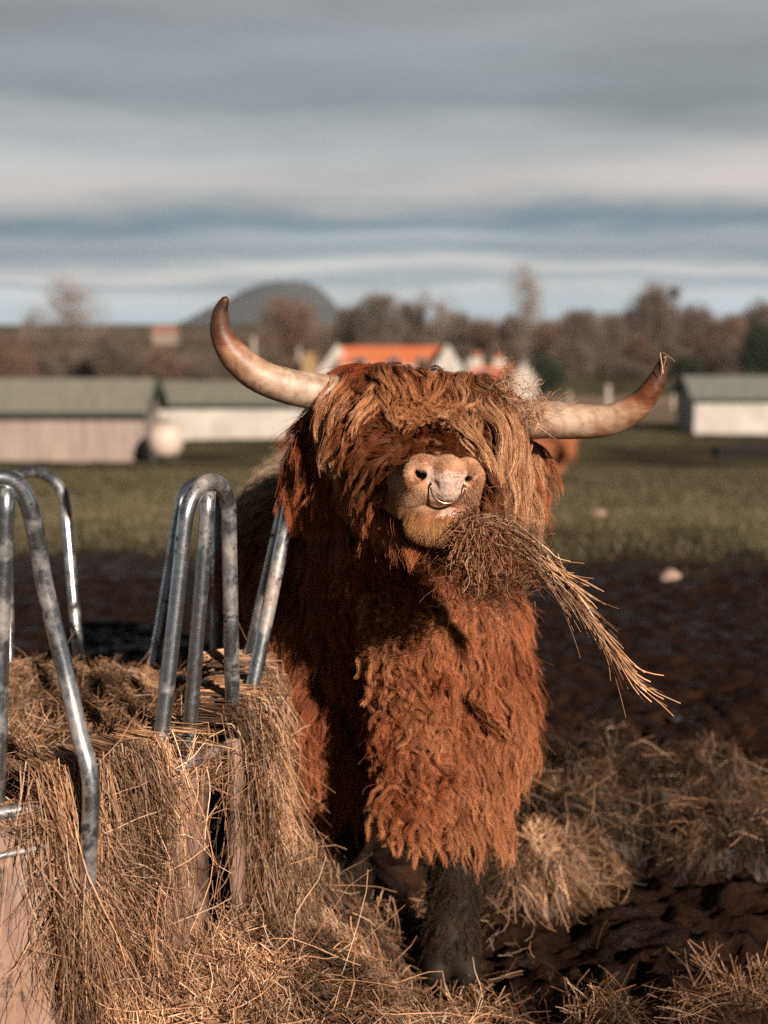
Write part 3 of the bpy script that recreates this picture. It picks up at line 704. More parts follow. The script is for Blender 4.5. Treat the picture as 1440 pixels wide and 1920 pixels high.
def eval_grid(xs, ys, zs, prims):
    F = np.full((len(xs), len(ys), len(zs)), 1., np.float32)
    for pr in prims:
        if pr[0] == 'c': lo = np.minimum(pr[1]-pr[3], pr[2]-pr[4]); hi = np.maximum(pr[1]+pr[3], pr[2]+pr[4])
        else: m = pr[2].max(); lo = pr[1]-m; hi = pr[1]+m
        pad = .15 if not pr[6] else .03; s = []
        for a, w in zip((xs, ys, zs), range(3)): s.append(slice(np.searchsorted(a, lo[w]-pad), np.searchsorted(a, hi[w]+pad)))
        p = np.stack(np.meshgrid(xs[s[0]], ys[s[1]], zs[s[2]], indexing='ij'), -1)
        if p.size == 0: continue
        F[tuple(s)] = comb(F[tuple(s)], prim_d(pr, p), pr[5], pr[6])
    return F
hx = HO[0]
xs = axis([(-.75, hx-.11, .014), (hx-.11, hx+.12, .0032), (hx+.12, .8, .014)])
ys = axis([(2.4, HO[1]-.09, .01), (HO[1]-.09, HO[1]+.14, .0032), (HO[1]+.14, 3.6, .011), (3.6, 5.5, .018)])
zs = axis([(-.10, HO[2]-.17, .014), (HO[2]-.17, HO[2]+.10, .0032), (HO[2]+.10, 1.62, .012)])
BF = eval_grid(xs, ys, zs, PR); BV, BQ = surface_nets(BF, xs, ys, zs); BV = BV.astype(float)
# keep the single connected figure
def skin_masks(p):
    h = toH(p); a, b, c = h[:, 0], h[:, 1], h[:, 2]
    j = .002*vn(p*160, 4)
    top = sm(-.052, -.046, a+j)*(1-sm(.056, .062, a+j))*sm(.008, .013, b+j)*(1-sm(.036, .041, b+j+abs(a-.01)*.12))*sm(-.035, -.022, c)
    wid = .030+.25*np.clip(b+.02, 0, .1)
    col = (1-sm(wid, wid+.004, np.abs(a-.012+j)))*sm(-.028, -.024, b+j)*(1-sm(.02, .03, b))*sm(-.03, -.015, c)
    lip = sm(-.014, -.004, a+2*j)*(1-sm(.044, .052, a))*sm(-.064, -.056, b+5*j+.10*a)*(1-sm(-.047, -.043, b+2.5*(a-.018)**2*10))*sm(-.06, -.03, c)
    pad = np.clip(top*.9+col, 0, 1)
    muz = sm(-.20, -.10, c)*sm(-.14, -.12, b)
    return pad, lip, muz, h
bull = empty('highland_bull', (.05, 3.7, 0)); tag(bull, 'shaggy ginger long-horned bull with brass nose ring, chewing hay beside the feeder', 'bull')
pad, lip, muz, hh = skin_masks(BV)
wet = (1-sm(.28, .36, BV[:, 2]+.03*vn(BV*25, 3)))
# fine wrinkles of muzzle skin as real relief
nrmv = sgrad(BV, .003)
rel = (pad*(fbm(BV*230, 7, 3)*.0007-np.abs(vn(BV*150, 9))*.0012)+ (1-pad)*muz*fbm(BV*[90, 90, 60], 13, 3)*.0012)
BV2 = BV+nrmv*rel[:, None]
m, nt, bs = mat('bull_hide')
c = ramp(nt, noise(nt, 14, 6), [(.3, (.11, .030, .012)), (.7, (.22, .070, .028))])
c = mixc(nt, attr(nt, 'wet', 'Fac'), c, (.014, .009, .006))
mz = ramp(nt, noise(nt, 45, 6, .65), [(.30, (.34, .125, .06)), (.52, (.48, .22, .12)), (.72, (.58, .33, .20))])
c = mixc(nt, attr(nt, 'muz', 'Fac'), c, mz)
pd = ramp(nt, noise(nt, 190, 4, .6), [(.34, (.22, .11, .08)), (.42, (.50, .33, .255)), (.7, (.64, .46, .37))])
c = mixc(nt, attr(nt, 'pad', 'Fac'), c, pd)
c = mixc(nt, attr(nt, 'lip', 'Fac'), c, (.52, .36, .27)); nt.links.new(c, bs.inputs['Base Color'])
c2 = math_(nt, 'SUBTRACT', .8, math_(nt, 'MULTIPLY', attr(nt, 'pad', 'Fac'), .42)); nt.links.new(math_(nt, 'SUBTRACT', c2, math_(nt, 'MULTIPLY', attr(nt, 'wet', 'Fac'), .15)), bs.inputs['Roughness'])
bs.inputs['Specular IOR Level'].default_value = .22
bump(nt, bs, noise(nt, 260, 4, .65), .5, .0012)
body = mesh_np('body', BV2, BQ, m, bull, attrs=dict(wet=wet, pad=pad, lip=np.clip(lip, 0, 1), muz=muz*(1-pad)))

# horns
def horn(pts, rads, seed):
    pts = cr(pts, 14); t = np.linspace(0, 1, len(pts)); rad = np.interp(t, np.linspace(0, 1, len(rads)), rads)
    n = 40; T = nrm(np.gradient(pts, axis=0)); Nv = nrm(np.cross(T[0], [0, 1, .1])); V = []; A = []
    for i in range(len(pts)):
        Nv = nrm(Nv-T[i]*(Nv@T[i])); B = np.cross(T[i], Nv); a = np.linspace(0, 2*math.pi, n, endpoint=False)
        rr = rad[i]*(1+.012*np.sin(a*5+seed)+.016*math.sin(t[i]*60+2*math.sin(t[i]*9))*(1-t[i])+.02*vn(p3(np.cos(a), np.sin(a), t[i]*9), seed))
        V.append(pts[i]+rr[:, None]*(np.cos(a)[:, None]*Nv+np.sin(a)[:, None]*B)); A += [t[i]]*n
    V = np.concatenate(V); m = len(pts); idx = np.arange(m*n).reshape(m, n)
    F = np.stack([idx[:-1], np.roll(idx[:-1], -1, 1), np.roll(idx[1:], -1, 1), idx[1:]], -1).reshape(-1, 4)
    last = idx[-1]; tip = len(V); V = np.vstack([V, pts[-1]+T[-1]*rad[-1]*.8]); A.append(1.)
    F = np.vstack([F, np.stack([last, np.roll(last, -1), np.full(n, tip), np.full(n, tip)], 1)[:, [0, 1, 2, 2]]])
    return V, F, np.array(A)
hm, nt, bs = mat('horn')
t_ = attr(nt, 't', 'Fac'); n1 = noise(nt, 7, 6, .65, sc3=(1, 1, 1)); n2 = noise(nt, 40, 5, .6); n3 = noise(nt, 16, 5, .7, sc3=(.35, 1, 2.2))
tt = math_(nt, 'ADD', t_, math_(nt, 'MULTIPLY', math_(nt, 'SUBTRACT', n3, .5), .30))
base = ramp(nt, tt, [(0., (.36, .21, .125)), (.22, (.47, .33, .23)), (.45, (.44, .29, .19)), (.58, (.42, .22, .12)), (.66, (.20, .060, .022)), (.76, (.050, .015, .008)), (.93, (.018, .008, .006)), (.99, (.10, .04, .022))])
base = mixc(nt, ramp(nt, n1, [(.46, (0,)*3), (.62, (.8,)*3)]), base, mixc(nt, math_(nt, 'MULTIPLY', t_, 1.0), (.42, .19, .085), (.05, .015, .01)))
base = mixc(nt, .6, base, ramp(nt, n2, [(.32, (.40, .33, .28)), (.6, (1.15, 1.15, 1.15))]), 'MULTIPLY')
base = mixc(nt, ramp(nt, noise(nt, 22, 5, .7, sc3=(1, 1, .5)), [(.56, (0,)*3), (.64, (.75,)*3)]), base, (.17, .085, .045))
nt.links.new(base, bs.inputs['Base Color']); bs.inputs['Roughness'].default_value = .48; bump(nt, bs, n3, .5, .002)
HY = 2.97
LH = [P(665, 742, HY+.03), P(600, 734, HY), P(540, 724, HY-.01), P(485, 703, HY-.02), P(441, 668, HY-.03), P(416, 625, HY-.04), P(414, 585, HY-.05), P(423, 560, HY-.06)]
RH = [P(955, 788, HY+.03), P(1020, 786, HY), P(1085, 790, HY-.01), P(1145, 786, HY-.02), P(1195, 760, HY-.03), P(1226, 722, HY-.05), P(1240, 690, HY-.06), P(1245, 668, HY-.07)]
px = HY/FPX
for pts, lab, seed, rs in ((LH, None, 1, [35, 34, 33, 31.5, 28, 21, 14.5, 7]), (RH, None, 5, [38, 36, 33, 29, 25, 19, 12, 6])):
    V, F, A = horn(pts, [r*px for r in rs], seed)
    me = bpy.data.meshes.new('horn'); me.from_pydata(V.tolist(), [], [tuple(dict.fromkeys(f)) for f in F.tolist()]); me.update()
    me.polygons.foreach_set('use_smooth', [True]*len(me.polygons)); me.attributes.new('t', 'FLOAT', 'POINT').data.foreach_set('value', A.astype(np.float32))
    o = link('horn', me, hm, bull)
    o['label'] = 'horn curling straight up to a dark tip' if seed == 1 else 'horn sweeping out low with a straw caught on its dark tip'
# eyes, half hidden in hair
em, nt, bs = mat('eye_dark'); bs.inputs['Base Color'].default_value = (.012, .006, .004, 1); bs.inputs['Roughness'].default_value = .08
for s in (-1, 1):
    mb = MB(); c = Hd(s*.128, -.022, -.262); V = []; n, k = 16, 10
    for i in range(k+1):
        f = math.pi*i/k
        for q in range(n): a = 2*math.pi*q/n; V.append(c+.019*np.array([math.sin(f)*math.cos(a), math.sin(f)*math.sin(a), math.cos(f)]))
    mb.add(V, [(i*n+q, i*n+(q+1) % n, (i+1)*n+(q+1) % n, (i+1)*n+q) for i in range(k) for q in range(n)]); mb.build('eye', em, bull, True)
# nose ring
rm, nt, bs = mat('brass'); nt.links.new(ramp(nt, noise(nt, 60, 4), [(.3, (.30, .15, .09)), (.7, (.58, .36, .24))]), bs.inputs['Base Color']); bs.inputs['Metallic'].default_value = 1; bs.inputs['Roughness'].default_value = .28
mb = MB(); pts = []
for a in np.linspace(-.30, math.pi+.30, 40):
    x = .011+math.cos(a)*.0325; y = .006-math.sin(a)*.030; pts.append(Hd(x, y, .006+.009*math.sin(max(0, a))-(.03 if (a < -.05 or a > math.pi+.05) else 0)))
mb.tube(pts, .0021, 12); mb.build('nose_ring', rm, bull, True)

# ------------------------------------------------------------------ hair
def mesh_samples(V, Q, n, wfun):
    tri = np.concatenate([Q[:, [0, 1, 2]], Q[:, [0, 2, 3]]]); a, b, c = V[tri[:, 0]], V[tri[:, 1]], V[tri[:, 2]]
    cr_ = np.cross(b-a, c-a); ar = np.linalg.norm(cr_, axis=1)*.5; ctr = (a+b+c)/3; nn = nrm(cr_)
    w = ar*wfun(ctr, nn); idx = rng.choice(len(tri), n, p=w/w.sum())
    u = rng.random((n, 1)); v = rng.random((n, 1)); f = u+v > 1; u = np.where(f, 1-u, u); v = np.where(f, 1-v, v)
    return a[idx]+(b[idx]-a[idx])*u+(c[idx]-a[idx])*v
camp = np.array([0, 0, H_CAM])
def facing(ctr, nn, back=.12):
    d = np.einsum('ij,ij->i', nrm(camp-ctr), nn); return np.clip(.55+d, back, 1)
def grow(p, n, length, K, flow, lift, grav, wave, wl, curl, gap, swirl=None, push=True):
    """guide strands marching along the hide"""
    M = len(p); L = length/(K-1); pts = [p.copy()]; q = p.copy()
    ph = rng.random(M)*6.28; side0 = nrm(np.cross(n, flow)+1e-6); d = nrm(n*lift[:, None]+flow); v = d
    for k in range(1, K):
        t = k/(K-1)
        tgt = nrm(flow*(1-grav[:, None]*t)+np.array([0, 0, -1.])*grav[:, None]*(t*1.1)+n*(lift*(1-1.6*t)).clip(0)[:, None])
        s = wave*np.cos(ph+6.28*t*length/wl); s2 = curl*np.sin(ph*1.7+6.28*t*length/wl)
        v = nrm(tgt+side0*s[:, None]+n*s2[:, None]*.8); q = q+v*L[:, None]
        if push:
            d_ = sdf(q); need = gap*(.35+min(1, t*2)*.65); m = d_ < need
            if m.any(): q[m] += sgrad(q[m])*((need-d_)[m])[:, None]
        pts.append(q.copy())
    return np.stack(pts, 1)
def hairs(roots, guides, groot, K, clump, spread, frizz, c_pow=.7):
    kd = kdtree.KDTree(len(groot))
    for i, g in enumerate(groot): kd.insert(g, i)
    kd.balance(); gi = np.array([kd.find(r)[1] for r in roots])
    return attach(roots, guides, gi, clump, spread, frizz, c_pow), gi
def attach(roots, guides, gi, clump, spread, frizz, c_pow=.7):
    G = guides[gi]; K = G.shape[1]; t = np.linspace(0, 1, K)[None, :, None]
    off = (roots-G[:, 0])[:, None]; cl = clump[gi][:, None, None] if np.ndim(clump) else clump
    C = G+off*(1-cl*t**c_pow)
    n = len(roots); C += rng.normal(size=(n, 1, 3))*spread*t
    ph = rng.random((n, 1, 1))*6.28; b = nrm(rng.normal(size=(n, 1, 3)))
    C += b*frizz*np.sin(ph+t*9)*t
    # uneven lengths: pull the end back along the strand
    f = np.clip(1-.45*rng.random(n)**2, .4, 1)
    idx = np.linspace(0, 1, K)[None]*f[:, None]*(K-1); i0 = np.floor(idx).astype(int).clip(0, K-2); w = (idx-i0)[..., None]; ar = np.arange(n)[:, None]
    return C[ar, i0]*(1-w)+C[ar, i0+1]*w
def sublocks(V, Q, n, w, G, groot, clump, spread, frizz):
    s = mesh_samples(V, Q, n, w); C, gi = hairs(s, G, groot, G.shape[1], clump, spread, frizz, .8); return C, gi, s
def hair_obj(name, C, gi, ngroup, root_c, tip_c, rad, var=.35, tpow=1.1, gvar=None, m=None):
    n, K = C.shape[:2]; t = np.linspace(0, 1, K)[None, :, None]**tpow
    g = np.random.default_rng(ngroup+5).random((ngroup, 1)); gg = g[gi] if gvar is None else gvar[gi][:, None]
    r0 = np.asarray(root_c); t0 = np.asarray(tip_c)
    r0 = r0[:, None] if r0.ndim == 2 else r0; t0 = t0[:, None] if t0.ndim == 2 else t0
    c = (r0*(1-t)+t0*t)*(1-var+2*var*(.5*gg+.5*rng.random((n, 1))))[:, None]
    rr = rad*rng.uniform(.7, 1.2, (n, 1))*np.linspace(1, .30, K)[None]**.8 if np.ndim(rad) == 0 else rad[:, None]*np.linspace(1, .3, K)[None]**.8
    return strands(name, C, rr, np.clip(c, .002, .95), m or M_HAIR, bull)

def coat():
    # ---- body coat: neck, chest, flank, legs
    def w(ctr, nn):
        h = toH(ctr); f = facing(ctr, nn, .10); f = f*np.where(ctr[:, 1] > 4.0, .25, 1)*np.where(ctr[:, 2] < .28, .8, 1)
        inhead = (h[:, 2] > -.42) & (h[:, 1] > -.2) & (np.abs(h[:, 0]) < .25); return np.where(inhead, 0.0, f)*(ctr[:, 2] > .05)
    groot = mesh_samples(BV, BQ, 3600, lambda c_, n_: w(c_, n_)*np.exp(1.6*fbm(c_*9, 55, 2))); n = sgrad(groot)
    x, y, z = groot.T; M = len(groot)
    ccx = .05; chest = np.exp(-(((x-ccx)/.11)**2))*(y < 3.4)*(z < 1.05); leg = 1-sm(.31, .37, z); skirt = (1-sm(.38, .62, z))*(1-leg); back = sm(.95, 1.1, z)*(y > 3.5)
    sw = nrm(np.stack([fbm(groot*5, 61, 2), .4*fbm(groot*5, 62, 2), .5*fbm(groot*5, 63, 2)], -1))
    out = np.stack([(x-.05)*1.0, np.zeros(M), np.zeros(M)], -1)
    flow = np.array([0, .0, -1.])+sw*(.28+.55*chest)[:, None]+out*.5
    flow = flow+np.array([-.1, .9, .2])*back[:, None]
    flow = nrm(flow-n*np.einsum('ij,ij->i', flow, n)[:, None]*.9)
    length = .115-.015*chest+.0*skirt+.02*rng.random(M); length = np.where(leg > .5, .03, length)*(.45+.85*rng.random(M))
    lift = np.where(leg > .5, .15, .26+.35*chest); lift = lift*rng.uniform(.5, 1.5, M)
    wave = (.50+.95*chest)*rng.uniform(.4, 1.5, M)*(1-.6*leg)*(1-.3*skirt); wl = .065+.03*rng.random(M)-.022*chest
    curl = (.30+1.0*chest)*rng.uniform(.3, 1.3, M)*(1-.5*leg)
    G = grow(groot, n, length, 12, flow, lift, .5*np.ones(M), wave, wl, curl, np.where(leg > .5, .004, rng.uniform(.004, .026, M)))
    G2, gi1, sroot = sublocks(BV, BQ, 26000, w, G, groot, .58, .006, .004)
    roots = mesh_samples(BV, BQ, 190000, w)
    C, gi2 = hairs(roots, G2, sroot, 12, .74, .0015, .0012); gi = gi1[gi2]
    stray = rng.random(len(C)) < .07; C[stray] += (rng.normal(size=(stray.sum(), 1, 3))*.012+sgrad(roots[stray])[:, None]*.008)*np.linspace(0, 1, 12)[None, :, None]**1.3
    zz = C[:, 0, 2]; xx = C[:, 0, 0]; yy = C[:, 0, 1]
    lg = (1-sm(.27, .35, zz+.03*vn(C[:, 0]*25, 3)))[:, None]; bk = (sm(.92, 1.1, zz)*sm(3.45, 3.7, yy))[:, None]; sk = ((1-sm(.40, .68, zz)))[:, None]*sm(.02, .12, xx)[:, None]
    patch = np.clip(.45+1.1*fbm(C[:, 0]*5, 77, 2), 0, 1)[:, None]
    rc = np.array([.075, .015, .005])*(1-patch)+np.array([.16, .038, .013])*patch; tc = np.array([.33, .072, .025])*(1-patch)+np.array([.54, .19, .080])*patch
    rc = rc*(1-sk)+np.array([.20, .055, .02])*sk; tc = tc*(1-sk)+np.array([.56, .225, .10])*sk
    rc = rc*(1-bk)+np.array([.30, .19, .12])*bk; tc = tc*(1-bk)+np.array([.64, .46, .32])*bk  # tan back; tips lightened further, painting in sunlight
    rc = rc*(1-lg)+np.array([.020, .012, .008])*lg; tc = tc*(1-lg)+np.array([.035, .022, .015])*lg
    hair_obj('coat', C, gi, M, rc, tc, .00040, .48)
coat()
def ringlets():
    # ringlets down the dewlap and between the forelegs
    def w(ctr, nn):
        x, y, z = ctr.T; return np.exp(-((x-.055)/.085)**2)*(y < 3.22)*(z > .30)*(z < .98)*(nn[:, 1] < -.25)
    r0 = mesh_samples(BV, BQ, 520, w); n = sgrad(r0); M = len(r0); K = 22; t = np.linspace(0, 1, K)[None, :, None]
    dn = nrm(np.array([0, -.12, -1.])+rng.normal(size=(M, 3))*[.45, .1, .15]); e1 = nrm(np.cross(dn, n)); e2 = nrm(np.cross(dn, e1))
    L = rng.uniform(.035, .085, (M, 1, 1)); rr = rng.uniform(.005, .015, (M, 1, 1)); tw = rng.uniform(.7, 1.6, (M, 1, 1))*6.28*rng.choice([-1, 1], (M, 1, 1)); ph = rng.random((M, 1, 1))*6.28
    env = np.minimum(1, t*3.5)*(1-.45*t); G = r0[:, None]+n[:, None]*(.004+.014*np.minimum(1, t*3)+.004*rng.random((M, 1, 1)))+dn[:, None]*L*t+(np.cos(ph+tw*t)*e1[:, None]+np.sin(ph+tw*t)*e2[:, None])*rr*env
    gi = np.repeat(np.arange(M), 46); roots = r0[gi]+rng.normal(size=(len(gi), 3))*.0045; C = attach(roots, G, gi, .48, .0015, .0012, .6)
    p = np.clip(.5+1.1*fbm(C[:, 0]*8, 79, 2), 0, 1)[:, None]
    hair_obj('chest_curls', C, gi, M, np.array([.12, .03, .010])*(1-p)+np.array([.20, .055, .02])*p, np.array([.32, .08, .028])*(1-p)+np.array([.64, .26, .115])*p, .00036, .45)
ringlets()
def face():
    # cheeks, jaw, forehead and ears: long, wavy, dark red
    def w(ctr, nn):
        h = toH(ctr); a, b, c = h.T; inh = (c > -.44) & (c < -.085) & (b > -.22) & (np.abs(a) < .27)
        muz_ = (c > -.100) & (np.abs(a) < .085) & (b > -.10); return np.where(inh & ~muz_, facing(ctr, nn, .25), 0)*(1+1.2*(c > -.3))
    groot = mesh_samples(BV, BQ, 1000, w); n = sgrad(groot); h = toH(groot); a, b, c = h.T; M = len(groot)
    side = np.sign(a)[:, None]*R_ax
    low = sm(-.02, -.12, b) if False else (1-sm(-.10, -.02, b))
    flow = -U_ax*1.0+side*(.10+.15*rng.random((M, 1)))-F_ax*.12
    sw = np.stack([fbm(groot*9, 64, 2), fbm(groot*9, 65, 2)*.3, fbm(groot*9, 66, 2)], -1); flow = flow+sw*.65
    bridge = (np.abs(a) < .06) & (b > -.02); flow = np.where(bridge[:, None], F_ax*.75-U_ax*.45+side*.12+sw*.7, flow)
    flow = nrm(flow-n*np.einsum('ij,ij->i', flow, n)[:, None]*.8)
    length = np.where(bridge, .075, .125)*(.7+.5*rng.random(M)); length = np.where(b < -.11, .11, length)
    G = grow(groot, n, length, 12, flow, np.full(M, .45)*rng.uniform(.4, 1.3, M), np.where(bridge, .05, .65), rng.uniform(.3, 1.0, M), .07+.03*rng.random(M), rng.uniform(.2, .7, M), rng.uniform(.004, .026, M)*np.where(bridge, .3, 1))
    G2, gi1, sr = sublocks(BV, BQ, 8000, w, G, groot, .7, .002, .002); roots = mesh_samples(BV, BQ, 56000, w); C, gi2 = hairs(roots, G2, sr, 12, .66, .0016, .0014, .6); gi = gi1[gi2]
    p = np.clip(.5+.9*fbm(C[:, 0]*9, 78, 2), 0, 1)[:, None]
    br = (np.exp(-((toH(C[:, 0])[:, 0])/.07)**2)*sm(-.02, .0, toH(C[:, 0])[:, 1]+.03))[:, None]; p = p*(1-br); hC = toH(C[:, 0]); dk = (1-.62*np.exp(-(hC[:, 0]/.13)**4)*(1-sm(-.055, -.03, -hC[:, 1])*0)*sm(-.06, -.02, hC[:, 1]))[:, None]  # fringe shade painted into the hair above the muzzle, over its dark red
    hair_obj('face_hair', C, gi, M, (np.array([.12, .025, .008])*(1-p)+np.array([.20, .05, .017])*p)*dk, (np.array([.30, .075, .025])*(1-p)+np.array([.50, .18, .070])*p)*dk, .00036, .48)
    # short velvety fur of the muzzle and chin
    def w2(ctr, nn):
        pad, lip, muz, h = skin_masks(ctr); a, b, c = h.T
        nost = (np.hypot(a+.034, b-.018) < .014) | (np.hypot(a-.048, b-.014) < .012)
        ring = (np.abs(a-.012) < .042) & (b < -.02) & (b > -.045)
        return ((c > -.155) & (np.abs(a) < .13) & (b > -.15))*(1-np.clip(pad+lip, 0, 1))*np.where(nost, .0, 1)*np.where(ring, .25, 1)*facing(ctr, nn, .1)
    roots = mesh_samples(BV, BQ, 75000, w2); n = sgrad(roots); h = toH(roots); a, b, c = h.T; M = len(roots)
    chin = sm(.05, .062, -b)*sm(-.11, -.08, c)
    flow = (R_ax*(a*9)[:, None]-U_ax*.5*np.ones((M, 1))-F_ax*.5)*(1-chin)[:, None]+(-U_ax+R_ax*(a*5)[:, None])*chin[:, None]
    flow = nrm(flow-n*np.einsum('ij,ij->i', flow, n)[:, None]); L = (.0075+.005*rng.random(M))*(1-chin)+(.018+.014*rng.random(M))*chin; L = L*(1+2.2*(1-sm(-.14, -.075, c)))
    t = np.linspace(0, 1, 5)[None, :, None]; up = (.24+.16*rng.random(M))[:, None, None]
    C = roots[:, None]-n[:, None]*.0004+(flow[:, None]*t+n[:, None]*up*(t-.45*t*t))*L[:, None, None]+rng.normal(size=(M, 1, 3))*.0009*t
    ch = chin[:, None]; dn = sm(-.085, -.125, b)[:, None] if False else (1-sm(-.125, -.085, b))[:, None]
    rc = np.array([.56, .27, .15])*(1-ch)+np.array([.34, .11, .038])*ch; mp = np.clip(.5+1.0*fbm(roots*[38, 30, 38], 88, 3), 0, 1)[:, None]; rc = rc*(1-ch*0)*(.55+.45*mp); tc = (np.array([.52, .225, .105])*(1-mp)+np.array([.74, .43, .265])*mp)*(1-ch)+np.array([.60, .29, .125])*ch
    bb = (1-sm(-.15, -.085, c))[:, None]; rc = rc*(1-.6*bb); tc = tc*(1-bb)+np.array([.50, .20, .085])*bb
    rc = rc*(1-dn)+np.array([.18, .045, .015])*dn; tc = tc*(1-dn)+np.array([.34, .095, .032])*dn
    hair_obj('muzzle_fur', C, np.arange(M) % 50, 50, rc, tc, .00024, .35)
    # beard hanging under the jaw
    g0 = []
    for i in range(260):
        a_ = rng.uniform(-.08, .06); g0.append(Hd(a_, -.115-.012*rng.random(), rng.uniform(-.30, -.065)))
    g0 = np.array(g0); n = sgrad(g0); M = len(g0); g0 = g0-n*(sdf(g0)[:, None]); flow = nrm(np.array([0, -.05, -1.])+.35*rng.normal(size=(M, 3)))
    G = grow(g0, n, .11*(.6+.7*rng.random(M)), 12, flow, np.full(M, .1), np.full(M, .7), rng.uniform(.4, 1.1, M), .05+.03*rng.random(M), rng.uniform(.3, .9, M), np.full(M, .004))
    gi = np.repeat(np.arange(M), 50); roots = g0[gi]+rng.normal(size=(len(gi), 3))*.010
    C = attach(roots, G, gi, .62, .0030, .0025, .8)
    hair_obj('beard', C, gi, M, (.14, .035, .012), (.46, .15, .055), .00042, .35)
face()
M_GLOSS = mat_hair('glossy_hair', .30); M_GLOSS.node_tree.nodes['Principled BSDF'].inputs['Specular IOR Level'].default_value = .55
def fringe():
    locks = []; 
    def add(n, a0, a1, c0, c1, b0, L0, L1, fwd, gap0, gap1, fan, pale):
        for i in range(n):
            s = rng.random(); a = a0+(a1-a0)*s; c = rng.uniform(c0, c1); root = Hd(a, b0+.010*rng.random()-.5*a*a, c)
            L = rng.uniform(L0, L1); locks.append((root, L, fwd*rng.uniform(.7, 1.3), rng.uniform(gap0, gap1), fan*(a)+.14*rng.normal(), pale))
    add(80, -.150, -.05, -.42, -.31, .006, .13, .235, .6, .004, .035, .5, 0)     # side falling past the left eye
    add(105, -.10, .08, -.43, -.30, .010, .125, .205, .75, .006, .040, .6, 0)     # centre, shorter
    add(95, .05, .160, -.43, -.32, .006, .22, .37, .7, .006, .040, .6, 1)      # long pale side
    add(40, -.15, .15, -.38, -.30, .004, .08, .14, .5, .002, .012, 1.0, 0)       # under layer
    root = np.array([l[0] for l in locks]); M = len(root); L = np.array([l[1] for l in locks]); fw = np.array([l[2] for l in locks]); gap = np.array([l[3] for l in locks]); fan = np.array([l[4] for l in locks])
    pale = np.array([l[5] for l in locks]); n = sgrad(root); root = root-n*(sdf(root)-.002)[:, None]; n = sgrad(root)
    K = 18; flow0 = nrm(F_ax*fw[:, None]+np.array([0, 0, .04])+np.array([1, 0, 0])*fan[:, None]*.9)
    seg = L/(K-1); q = root.copy(); pts = [q.copy()]; v = nrm(flow0+n*.35); ph = rng.random(M)*6.28; wl = rng.uniform(.12, .26, M); amp = rng.uniform(.12, .50, M); amp2 = rng.uniform(.05, .30, M)
    hook = rng.normal(size=M)*.20
    for k in range(1, K):
        t = k/(K-1); g = .22+.60*t
        inward = -np.sign(root[:, 0]-HO[0])*.16*sm(.35, 1, t)
        v = nrm(v*(1-g)+np.array([0, -.02, -1.])*g+np.array([1, 0, 0])*(inward+hook*t*.5)[:, None]*g)
        w_ = nrm(v+np.array([1, 0, 0])*(amp*np.sin(ph+6.28*t*L/wl))[:, None]+np.array([0, 1, 0])*(amp2*np.cos(ph+6.28*t*L/wl))[:, None])
        q = q+w_*seg[:, None]; d_ = sdf(q); need = gap*(.3+.7*min(1, t*2.5)); m_ = d_ < need
        if m_.any(): q[m_] += sgrad(q[m_])*((need-d_)[m_])[:, None]
        pts.append(q.copy())
    G = np.stack(pts, 1)
    si = np.repeat(np.arange(M), 7); sw_ = rng.uniform(.006, .013, M)[si][:, None]; sr = root[si]+rng.normal(size=(len(si), 3))*sw_*[1.2, .9, .6]
    S = attach(sr, G, si, .55, .0045, .003, .7)
    gj = np.repeat(np.arange(len(si)), 24); roots = sr[gj]+rng.normal(size=(len(gj), 3))*.0032; gi = si[gj]
    C = attach(roots, S, gj, .72, .0012, .0010, .8)
    st = rng.random(len(C)) < .03; C[st] += rng.normal(size=(st.sum(), 1, 3))*.010*np.linspace(0, 1, K)[None, :, None]
    pl = np.clip(pale[gi]*.8+.35*(C[:, 0, 0]-HO[0] < -.11), 0, 1)[:, None]
    rc = np.array([.15, .037, .012])*(1-pl)+np.array([.22, .065, .023])*pl; tc = np.array([.58, .235, .098])*(1-pl)+np.array([.70, .37, .19])*pl
    hair_obj('fringe', C, gj, len(si), rc, tc, .00040, .50, 1.15, m=M_GLOSS)
    # hair tufting the ears and horn roots
    E = []
    for i in range(150):
        s = rng.random(); E.append((P(642-70*s, 808+60*s, 3.06)+rng.normal(size=3)*.014, .12+.06*rng.random(), -1))
    for i in range(110):
        s = rng.random(); E.append((P(942+28*s, 810+60*s, 3.07)+rng.normal(size=3)*.018, .12+.05*rng.random(), 1))
    r0 = np.array([e[0] for e in E]); n = sgrad(r0); r0 = r0-n*(sdf(r0)[:, None]); M = len(E); L = np.array([e[1] for e in E]); s = np.array([e[2] for e in E])
    flow = nrm(np.stack([s*.10, np.full(M, -.12), np.full(M, -1.)], -1)+rng.normal(size=(M, 3))*.18)
    G = grow(r0, n, L, 12, flow, np.full(M, .3), np.full(M, .6), rng.uniform(.1, .5, M), .12+.05*rng.random(M), rng.uniform(.1, .4, M), np.full(M, .008))
    gi = np.repeat(np.arange(M), 60); roots = r0[gi]+rng.normal(size=(len(gi), 3))*.008; C = attach(roots, G, gi, .66, .0022, .0018, .7)
    rt = (s[gi] > 0)[:, None]
    hair_obj('ear_hair', C, gi, M, np.where(rt, [[.34, .15, .07]], [[.13, .028, .009]]), np.where(rt, [[.64, .33, .17]], [[.36, .095, .032]]), .00042, .45)
fringe()

